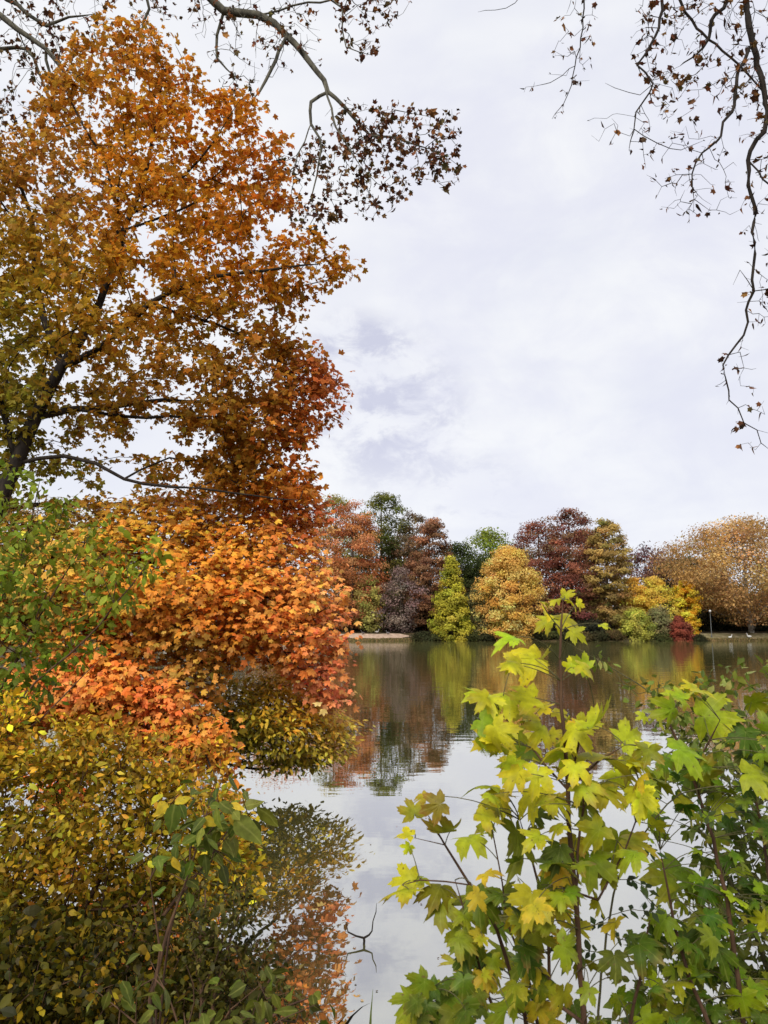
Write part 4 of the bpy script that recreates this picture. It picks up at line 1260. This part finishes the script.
shrub('dogwood_shrub', 'large leaved green shrub in front of the dark reflection', 'shrub', 150, 2.75,
      [[(150, 1000, 2.75, .007), (168, 930, 2.75, .006), (190, 870, 2.8, .005), (206, 815, 2.85, .003), (214, 785, 2.9, .002)], [(178, 900, 2.8, .004), (215, 850, 2.75, .003), (248, 815, 2.8, .002)], [(160, 950, 2.7, .004), (150, 880, 2.7, .003), (165, 820, 2.75, .002)]],
      [volume([(160, 800), (195, 780), (215, 770), (250, 785), (262, 815), (245, 850), (225, 880), (175, 890), (150, 850)], 36, 2.8, .2, .8, .06)],
      dict(bf=.3, step=.05, bend=.1, up=.02, jit=.01), [dict(per=2.6, tail=.1, spread=.03, tpl=OVATE, scale=.06, cols=[(96, 110, 36), (84, 98, 32), (108, 118, 42), (130, 132, 48), (76, 88, 28)], gain=.8, toward=(0, -.4, .2), curl=.18, fold=.25, smooth=True),
                                                          dict(per=.4, tail=.08, spread=.02, tpl=OVATE, scale=.055, cols=[(190, 176, 40), (200, 160, 50)], gain=1.05, toward=(0, -.4, .2), curl=.18, fold=.25, smooth=True)], mat='bigleaf')

shrub('elder_shrub', 'broad leaved bright green seedling along the bottom left edge', 'shrub', 190, 2.4,
      [[(190, 1060, 2.45, .006), (170, 1000, 2.5, .004), (150, 960, 2.55, .002)], [(200, 1060, 2.4, .006), (230, 1010, 2.45, .004), (260, 985, 2.5, .002)], [(180, 1060, 2.4, .006), (120, 1010, 2.45, .004), (95, 990, 2.5, .002)], [(220, 1060, 2.4, .005), (280, 1020, 2.4, .003), (315, 1005, 2.45, .002)]],
      [volume([(90, 985), (140, 950), (185, 955), (220, 985), (275, 970), (310, 990), (325, 1015), (310, 1060), (70, 1060)], 40, 2.45, .15, .8, .05)],
      dict(bf=.3, step=.05, bend=.1, up=.02, jit=.01), [dict(per=2.6, tail=.12, spread=.03, tpl=OVATE, scale=.054, cols=[(108, 116, 38), (92, 102, 32), (122, 128, 46), (80, 90, 28)], gain=.72, toward=(0, -.35, .3), curl=.18, fold=.25, smooth=True)], mat='bigleaf')

YG = [(186, 178, 34), (168, 168, 34), (204, 190, 44), (150, 152, 34)]
# ------------------------------------------------------------------ the maple saplings in front
SAP = [  # px, py, width px, tip direction (degrees clockwise from up), colour key
    (556, 600, 24, 255, 'y'), (567, 593, 22, 15, 'y'), (574, 603, 24, 110, 'y'),
    (545, 622, 27, 265, 'y'), (569, 619, 31, 60, 'y'), (577, 633, 22, 130, 'y'),
    (524, 660, 46, 285, 'y'), (541, 659, 36, 30, 'y'), (512, 664, 28, 255, 'y'), (588, 668, 38, 75, 'y'), (580, 664, 24, 330, 'y'),
    (500, 700, 50, 275, 'y'), (522, 697, 40, 325, 'y'), (526, 716, 28, 200, 'y'), (479, 697, 34, 280, 'y'), (546, 706, 28, 40, 'y'), (562, 714, 30, 95, 'y'),
    (494, 741, 38, 245, 'y'), (519, 750, 44, 220, 'y'), (540, 732, 34, 190, 'y'), (600, 724, 46, 60, 'y'), (573, 732, 42, 30, 'y'), (588, 720, 30, 350, 'y'), (632, 737, 48, 60, 'y'), (648, 747, 30, 100, 'y'),
    (606, 757, 62, 130, 'y'), (556, 748, 42, 200, 'y'), (640, 764, 36, 110, 'y'), (482, 784, 44, 235, 'y'), (494, 802, 40, 200, 'yg'), (536, 780, 48, 205, 'y'), (552, 802, 40, 190, 'yg'),
    (620, 778, 50, 125, 'y'), (586, 792, 44, 150, 'y'), (652, 787, 40, 110, 'yg'), (510, 768, 34, 240, 'y'), (575, 770, 36, 160, 'yg'),
    (433, 807, 32, 285, 'b'), (420, 798, 22, 290, 'b'), (404, 834, 28, 265, 'y'), (443, 832, 42, 250, 'b'), (474, 838, 48, 165, 'y'), (520, 848, 60, 200, 'yg'), (498, 811, 36, 260, 'y'), (540, 814, 28, 90, 'g'),
    (556, 862, 46, 150, 'yg'), (399, 890, 50, 275, 'y'), (437, 892, 40, 200, 'yg'), (440, 912, 34, 185, 'yg'), (470, 908, 56, 225, 'yg'), (545, 897, 42, 180, 'yg'), (566, 880, 42, 120, 'yg'), (505, 900, 36, 170, 'yg'),
    (548, 922, 28, 200, 'o'), (580, 930, 34, 150, 'o'), (500, 952, 38, 240, 'yg'), (530, 950, 34, 100, 'g'), (452, 962, 30, 265, 'b'), (480, 965, 32, 180, 'g'), (546, 977, 32, 150, 'g'), (486, 980, 24, 200, 'o'),
    (512, 990, 36, 190, 'yg'), (545, 992, 34, 180, 'yg'), (472, 1000, 34, 170, 'yg'), (540, 1012, 32, 160, 'o'), (500, 1016, 42, 200, 'yg'), (562, 1002, 38, 180, 'yg'),
    (612, 797, 50, 150, 'o'), (648, 802, 36, 100, 'y'), (592, 836, 38, 250, 'yg'), (640, 842, 50, 130, 'o'), (602, 830, 50, 140, 'yg'), (618, 850, 40, 170, 'yg'), (590, 868, 42, 190, 'yg'), (573, 845, 38, 200, 'o'),
    (530, 905, 46, 200, 'o'), (560, 905, 40, 150, 'o'), (520, 925, 36, 220, 'yg'), (460, 940, 34, 200, 'yg'), (600, 905, 36, 150, 'yg'), (590, 960, 38, 170, 'yg'), (570, 955, 32, 200, 'g'),
]
KEY = {'y': [(198, 196, 38), (184, 186, 36), (214, 204, 48)], 'yg': [(150, 156, 34), (132, 146, 34), (166, 166, 38)], 'g': [(98, 118, 30), (84, 106, 28), (112, 128, 34)],
       'o': [(198, 182, 44), (196, 172, 44), (186, 178, 42)], 'b': [(190, 176, 60), (176, 164, 48)]}


def sapling(name, label, base_px, d, stems, lst, fill, gain=1.0, twigmat='twig', again=.4):
    base = P(base_px, 1000, d); base[2] = float(ground_z(base[0], d)) - .04
    t = thing(name, label, 'sapling', base)
    sk = Skel()
    for pts, at in stems:
        p, r = limbpx(pts)
        if at is None:
            o = base + np.array([rng.normal(0, .04), rng.normal(0, .04), 0])
            sk.limb(np.vstack([o, p]), np.concatenate([[r[0] * 1.2], r]), step=.06, wob=.002)
        else:
            sk.limb(p, r, sk.nearest(P(*at)), step=.05, wob=.002)
    lst = list(lst) + list(fill)
    lst = lst + [(q[0] + rng.normal(0, 15), q[1] + rng.normal(4, 13), q[2] * rng.uniform(.5, .85), q[3] + rng.normal(0, 50), q[4]) for q in lst if rng.random() < again]
    n = len(lst)
    a = np.array([(q[0], q[1], q[2], q[3]) for q in lst], float)
    dd = np.array([d + rng.normal(0, .13) for q in lst])
    ctr = PV(a[:, 0], a[:, 1], dd)
    size = a[:, 2] / F * dd / 1.30 * .83 * rng.uniform(.8, 1.15, n)
    th = np.radians(a[:, 3] + rng.normal(0, 12, n))
    tip = RIGHT[None] * np.sin(th)[:, None] + UP[None] * np.cos(th)[:, None] + np.array([0, -.35, -.1])[None] + rng.normal(0, .18, (n, 3))
    nrm = np.array([0, -.45, .8])[None] + rng.normal(0, .42, (n, 3))
    nrm = nz(nrm); tip = nz(tip - nrm * (tip * nrm).sum(1, keepdims=True))
    basep = ctr - tip * size[:, None] * .35
    col = np.concatenate([palette(KEY[q[4]], 1, gain * np.array([.86, .80, .72]), .20, .07) for q in lst])
    edge = np.array([rng.uniform(.4, 1) if q[4] == 'b' else (rng.uniform(.2, .8) if rng.random() < .3 else 0) for q in lst])
    b = Bag()
    leaves(b, BIGMAPLE, basep, nrm, tip, size, col, .32, .2, True, edge, .24)
    b.build('leaves', M['bigleaf'], t, base)
    # petioles
    b = Bag()
    for i in range(n):
        q = basep[i]
        dist = np.sqrt(((sk.p[:sk.fixed] - q) ** 2).sum(1)) + np.clip(sk.p[:sk.fixed, 2] - q[2] + .03, 0, None) * 1.5
        j = int(np.argmin(dist)); p0 = sk.p[j]
        L = np.linalg.norm(q - p0)
        mid = (p0 + q) / 2 + np.array([0, 0, .12 * L]) + rng.normal(0, .04, 3) * L
        u = np.linspace(0, 1, 7)[:, None]
        tube(b, (1 - u) ** 2 * p0 + 2 * u * (1 - u) * mid + u * u * q, np.linspace(.0016, .0010, 7), 5)
    b.build('leaf_stalks', M['greentwig'], t, base, False)
    b = Bag(); sk.tubes(b, 0, sk.fixed, 8); b.build('stem', M[twigmat], t, base, False)
    return t, sk


def scatter(poly, n, smin, smax, keys):
    poly = np.array(poly, float); out = []
    while len(out) < n:
        x = rng.uniform(poly[:, 0].min(), poly[:, 0].max()); y = rng.uniform(poly[:, 1].min(), poly[:, 1].max())
        if inside(poly, np.array([x]), np.array([y]))[0]:
            out.append((x, y, rng.uniform(smin, smax), rng.uniform(90, 270), keys[rng.integers(len(keys))]))
    return out


main = [q for q in SAP if q[0] > 505 or q[1] < 800]
left = [q for q in SAP if not (q[0] > 505 or q[1] < 800)]
sapling('maple_sapling', 'tall young maple with yellow green lobed leaves and thin upright stem', 584, 2.1,
        [([(584, 1060, 2.1, .0080), (578, 930, 2.1, .0072), (572, 860, 2.1, .0066), (568, 790, 2.1, .006), (564, 730, 2.1, .0052), (560, 660, 2.1, .0042), (561, 630, 2.1, .003), (563, 600, 2.1, .002)], None),
         ([(575, 760, 2.08, .003), (582, 730, 2.06, .0025), (594, 705, 2.05, .0016)], (568, 790, 2.1)),
         ([(545, 765, 2.12, .003), (520, 735, 2.14, .0025), (500, 712, 2.15, .0016)], (567, 780, 2.1)),
         ([(600, 760, 2.1, .003), (625, 745, 2.12, .0016)], (568, 800, 2.1)),
         ([(580, 830, 2.07, .0035), (584, 790, 2.05, .003), (588, 760, 2.05, .002)], (574, 880, 2.1)),
         ([(552, 1000, 2.12, .005), (548, 930, 2.15, .004), (532, 860, 2.17, .003), (520, 820, 2.2, .002)], (582, 1040, 2.1)),
         ([(598, 900, 2.12, .0035), (625, 850, 2.14, .0025), (645, 800, 2.15, .0016)], (576, 910, 2.1))],
        main, scatter([(480, 690), (560, 700), (650, 740), (640, 800), (480, 810)], 22, 26, 40, ['y', 'y', 'yg']) + scatter([(490, 790), (620, 800), (640, 900), (610, 1030), (490, 1030), (480, 900)], 40, 22, 36, ['yg', 'g', 'yg', 'o']))
sapling('maple_sapling', 'leaning young maple whose brown edged leaves reach out over the water', 520, 2.25,
        [([(530, 1060, 2.25, .0065), (515, 990, 2.25, .0058), (497, 930, 2.25, .005), (470, 885, 2.25, .004), (445, 845, 2.25, .003), (428, 815, 2.25, .002)], None),
         ([(420, 880, 2.25, .0022), (402, 885, 2.25, .0014)], (468, 880, 2.25)),
         ([(415, 838, 2.25, .0016)], (445, 845, 2.25)),
         ([(510, 1060, 2.2, .005), (490, 1000, 2.2, .004), (473, 940, 2.2, .003), (455, 880, 2.2, .0016)], None),
         ([(540, 1060, 2.3, .005), (532, 990, 2.3, .004), (510, 930, 2.3, .003), (498, 860, 2.3, .002), (490, 810, 2.3, .0015)], None)],
        left, scatter([(470, 880), (510, 870), (520, 1030), (440, 1030), (450, 960)], 16, 20, 34, ['yg', 'g', 'o', 'yg']))
sapling('maple_seedling', 'low green maple seedling at the bottom, left of the saplings', 440, 2.0,
        [([(445, 1070, 2.0, .004), (438, 1030, 2.0, .003), (430, 990, 2.0, .002)], None), ([(425, 1050, 2.0, .003), (418, 1010, 2.0, .002)], None)],
        [(440, 1002, 52, 215, 'g'), (426, 990, 32, 310, 'g'), (414, 1010, 32, 265, 'g'), (450, 985, 34, 60, 'g'), (436, 1022, 44, 180, 'g'), (462, 1015, 40, 120, 'g'), (420, 1026, 36, 230, 'g')],
        scatter([(410, 985), (470, 985), (480, 1050), (405, 1050)], 12, 24, 40, ['g', 'g', 'yg']), .85)
sapling('field_maple', 'green leaved young maple crowding the right edge', 720, 2.6,
        [([(745, 1070, 2.6, .009), (735, 960, 2.6, .008), (722, 880, 2.6, .007), (706, 820, 2.6, .006), (690, 770, 2.6, .005), (668, 720, 2.6, .0035), (655, 700, 2.6, .002)], None),
         ([(720, 1060, 2.5, .007), (690, 980, 2.5, .006), (670, 900, 2.5, .004), (660, 850, 2.5, .002)], None),
         ([(770, 1060, 2.7, .008), (775, 940, 2.7, .007), (765, 850, 2.7, .005), (750, 770, 2.7, .003), (740, 740, 2.7, .002)], None),
         ([(710, 740, 2.55, .003), (720, 720, 2.5, .002)], (690, 770, 2.6)),
         ([(640, 1060, 2.5, .006), (640, 980, 2.5, .005), (650, 920, 2.5, .003)], None)],
        [(675, 695, 34, 20, 'y'), (668, 712, 34, 250, 'y'), (702, 690, 26, 60, 'o'), (690, 686, 24, 330, 'o'), (716, 716, 46, 80, 'y'), (728, 722, 34, 100, 'y'), (660, 722, 28, 220, 'y'), (700, 770, 40, 300, 'yg'), (665, 876, 46, 300, 'yg'), (676, 870, 40, 20, 'yg'), (690, 750, 40, 60, 'yg'), (760, 775, 46, 90, 'yg'), (655, 772, 44, 230, 'yg'),
         (760, 700, 40, 60, 'yg'), (745, 740, 36, 200, 'g')],
        scatter([(650, 770), (700, 745), (790, 740), (800, 1050), (600, 1050), (640, 940), (660, 900), (690, 870), (650, 830)], 125, 17, 36, ['g', 'g', 'yg', 'yg']), np.array([.78, .92, .7]), again=.7)

shrub('privet_bush', 'pale grey green small leaved bush behind the saplings on the right', 'bush', 800, 3.2,
      [[(790, 1000, 3.2, .012), (770, 850, 3.3, .009), (730, 760, 3.4, .006), (680, 715, 3.5, .004), (640, 685, 3.55, .003), (597, 659, 3.6, .002), (562, 640, 3.6, .0013)], [(800, 950, 3.2, .012), (800, 800, 3.3, .009), (770, 700, 3.4, .005), (730, 672, 3.5, .002)],
       [(780, 1000, 3.1, .012), (740, 900, 3.1, .008), (700, 830, 3.2, .004)], [(760, 1020, 3.0, .01), (690, 940, 3.0, .006), (640, 890, 3.1, .003)]],
      [volume([(585, 648), (640, 675), (700, 668), (740, 658), (830, 660), (830, 760), (760, 770), (700, 750), (660, 735), (640, 705), (600, 668)], 95, 3.5, .35, .9, .09),
       volume([(660, 745), (830, 750), (830, 1060), (640, 1060), (620, 960), (660, 900), (700, 840)], 330, 3.2, .4, .9, .08)],
      dict(bf=.25, step=.07, bend=.14, up=.03, jit=.02), [dict(per=9, tail=.2, spread=.03, tpl=SMALLOV, scale=.045, cols=[(92, 104, 42), (78, 92, 34), (106, 116, 50), (66, 80, 30), (134, 138, 84)], gain=np.array([1.2, 1.15, .8]), curl=.2)], mat='greenleaf', twigmat='greentwig', tip=.0014)


def briar():
    base = P(600, 1000, 2.4); base[2] = float(ground_z(base[0], 2.4)) - .04
    t = thing('briar_rose', 'arching briar stem with paired dark leaflets among the saplings', 'briar', base)
    sk = Skel()
    p, r = limbpx([(600, 1060, 2.4, .004), (600, 993, 2.4, .0038), (610, 916, 2.4, .0034), (624, 865, 2.4, .003), (646, 831, 2.4, .0026), (680, 794, 2.4, .0022), (730, 786, 2.45, .0016), (775, 790, 2.5, .0012)])
    p = np.vstack([base, p]); r = np.concatenate([[.0045], r])
    sk.limb(p, r, step=.05, wob=.002)
    for pts, at in [([(600, 852, 2.35, .0012), (586, 866, 2.33, .0008)], (626, 860, 2.4)), ([(640, 846, 2.38, .0012), (656, 852, 2.36, .0008)], (632, 850, 2.4)), ([(632, 880, 2.38, .0012), (648, 890, 2.36, .0008)], (620, 875, 2.4)),
                    ([(595, 925, 2.42, .0012), (575, 920, 2.44, .0008)], (609, 920, 2.4)), ([(630, 910, 2.4, .0012), (655, 912, 2.4, .0008)], (611, 912, 2.4)), ([(700, 810, 2.4, .0012), (716, 822, 2.4, .0008)], (690, 793, 2.4)),
                    ([(625, 940, 2.42, .0012), (645, 950, 2.44, .0008)], (608, 935, 2.4)), ([(585, 950, 2.42, .0012), (572, 955, 2.44, .0008)], (606, 950, 2.4)), ([(660, 800, 2.42, .0012), (645, 795, 2.44, .0008)], (668, 806, 2.4)), ([(740, 770, 2.45, .0012), (755, 762, 2.45, .0008)], (725, 787, 2.45))]:
        p, r = limbpx(pts)
        ids = sk.limb(p, r, sk.nearest(P(*at)), step=.012, wob=.001)
        if not hasattr(briar, 'sp'):
            briar.sp = []
        briar.sp.append(ids)
    b = Bag(); sk.tubes(b, 0, sk.fixed, 6); b.build('stem', M['greentwig'], t, base, False)
    b = Bag()
    for ids in briar.sp:
        q = sk.p[ids]; dr = nz(q[-1] - q[0])
        side = nz(np.cross(dr, np.array([0, -.5, .8])))
        for f in np.linspace(.25, .95, 4):
            for s in (-1, 1):
                pos = q[int(f * (len(q) - 1))]
                leaves(b, SMALLOV, pos[None], (np.array([0, -.5, .8]) + rng.normal(0, .25, 3))[None], (side * s + dr * .5 + rng.normal(0, .15, 3))[None], [rng.uniform(.026, .036)], palette([(58, 72, 34), (48, 62, 30), (74, 88, 44)], 1), .15, .15)
        leaves(b, SMALLOV, q[-1:], np.array([[0, -.5, .8]]), dr[None], [.035], palette([(58, 72, 34), (64, 80, 38)], 1), .15, .15)
    b.build('foliage', M['greenleaf'], t, base)


briar()


# ------------------------------------------------------------------ small things at the water
def on_water(px, py):
    v = FWD + RIGHT * ((px - 384) / F) + UP * ((512 - py) / F)
    return CAM + v * (-CAM[2] / v[2])


def water_twig():
    o = on_water(364, 944)
    t = thing('fallen_twig', 'forked black twig sticking out of the still water', 'twig', o)
    d = o[1]
    b = Bag()
    q = P(364, 938, d)
    tube(b, [o + [0, 0, -.25], o, P(364.3, 941, d), P(364, 938, d)], [.009, .008, .008, .008], 7, taper=False)
    tube(b, [q, P(369, 935, d + .01), P(372, 931, d + .03), P(373, 921, d + .06), P(376, 912, d + .08), P(376.5, 903, d + .10)], [.008, .006, .005, .004, .0035, .002], 6)
    tube(b, [q, P(356, 936, d), P(348, 932, d + .02), P(347, 927, d + .03), P(345, 921, d + .04)], [.0075, .006, .005, .003, .0018], 6)
    b.build('stick', M['bark'], t, o, False)


water_twig()


def blades(name, label, cat, specs, mat):
    o0 = P(*specs[0][0][0]); o0[2] = float(ground_z(o0[0], o0[1])) - .02
    t = thing(name, label, cat, o0)
    b = Bag()
    for pts, w in specs:
        a = np.array(pts, float); p = PV(a[:, 0], a[:, 1], a[:, 2])
        root = p[0].copy(); root[2] = float(ground_z(root[0], root[1])) - .02
        p = np.vstack([root, p]); k = len(p)
        ww = w * np.concatenate([[.8], np.linspace(1, .08, k - 1)])
        sd = np.array([1, .25, 0]); sd = sd / np.linalg.norm(sd)
        V = np.stack([p - sd * ww[:, None], p + np.array([0, .3, 0]) * ww[:, None], p + sd * ww[:, None]], 1).reshape(-1, 3)
        Fc = []
        for i in range(k - 1):
            for j in (0, 1):
                Fc.append((i * 3 + j, i * 3 + j + 1, i * 3 + j + 4, i * 3 + j + 3))
        b.add(V, Fc, np.concatenate([np.tile(palette(mat, 1), (len(V), 1)), np.zeros((len(V), 1))], 1), True)
    b.build('blades', M['greenleaf'], t, o0)


blades('grass_tuft', 'single upright green grass blade against the water', 'grass', [([(370, 1030, 3.2), (371, 1012, 3.2), (373, 989, 3.2)], .006)], [(104, 116, 60), (92, 104, 52)])
blades('reed_tuft', 'dark drooping reed blade beside the green grass blade', 'reed', [([(340, 1034, 3.1), (352, 1016, 3.1), (362, 1007, 3.1), (370, 1003, 3.1)], .009), ([(330, 1034, 3.1), (340, 1022, 3.1), (347, 1014, 3.1)], .007)], [(24, 22, 16), (28, 26, 18)])


def floating():
    b = Bag(); n = 24
    px = np.concatenate([rng.uniform(255, 440, 18), rng.uniform(340, 480, 6)]); py = np.concatenate([rng.uniform(800, 1010, 18), rng.uniform(690, 800, 6)])
    pos = np.array([on_water(a, c) for a, c in zip(px, py)]); pos[:, 2] = .004
    leaves(b, MAPLE_S, pos, np.array([0, 0, 1.0])[None] + rng.normal(0, .08, (n, 3)), rng.normal(0, 1, (n, 3)) * [1, 1, .02], rng.uniform(.006, .016, n), palette(DEAD + [(190, 170, 120)], n), .1, .1)
    structure(b.build('floating_leaves', M['deadleaf']), 'stuff')['label'] = 'tiny fallen leaves drifting on the lake near the bank'


floating()


def near_cover():
    b = Bag(); n = 5200
    x = rng.uniform(-6, 4, n); y = rng.uniform(1.4, 9, n)
    ok = (near_shore(x) - y > -.05) & (y > 1.3)
    x, y = x[ok], y[ok]; n = len(x)
    pos = np.stack([x, y, ground_z(x, y) + rng.uniform(.01, .28, n)], -1)
    nrm = nz(np.array([0, -.2, .8]) + rng.normal(0, .35, (n, 3)))
    tip = nz(rng.normal(0, 1, (n, 3)))
    leaves(b, OVATE, pos, nrm, tip, rng.uniform(.04, .09, n), palette([(52, 56, 24), (66, 66, 28), (44, 46, 20), (96, 76, 36), (84, 60, 32)], n, .9), .2, .2)
    structure(b.build('ground_cover', M['greenleaf']), 'stuff')['label'] = 'dark leafy ground cover on the near bank'


near_cover()
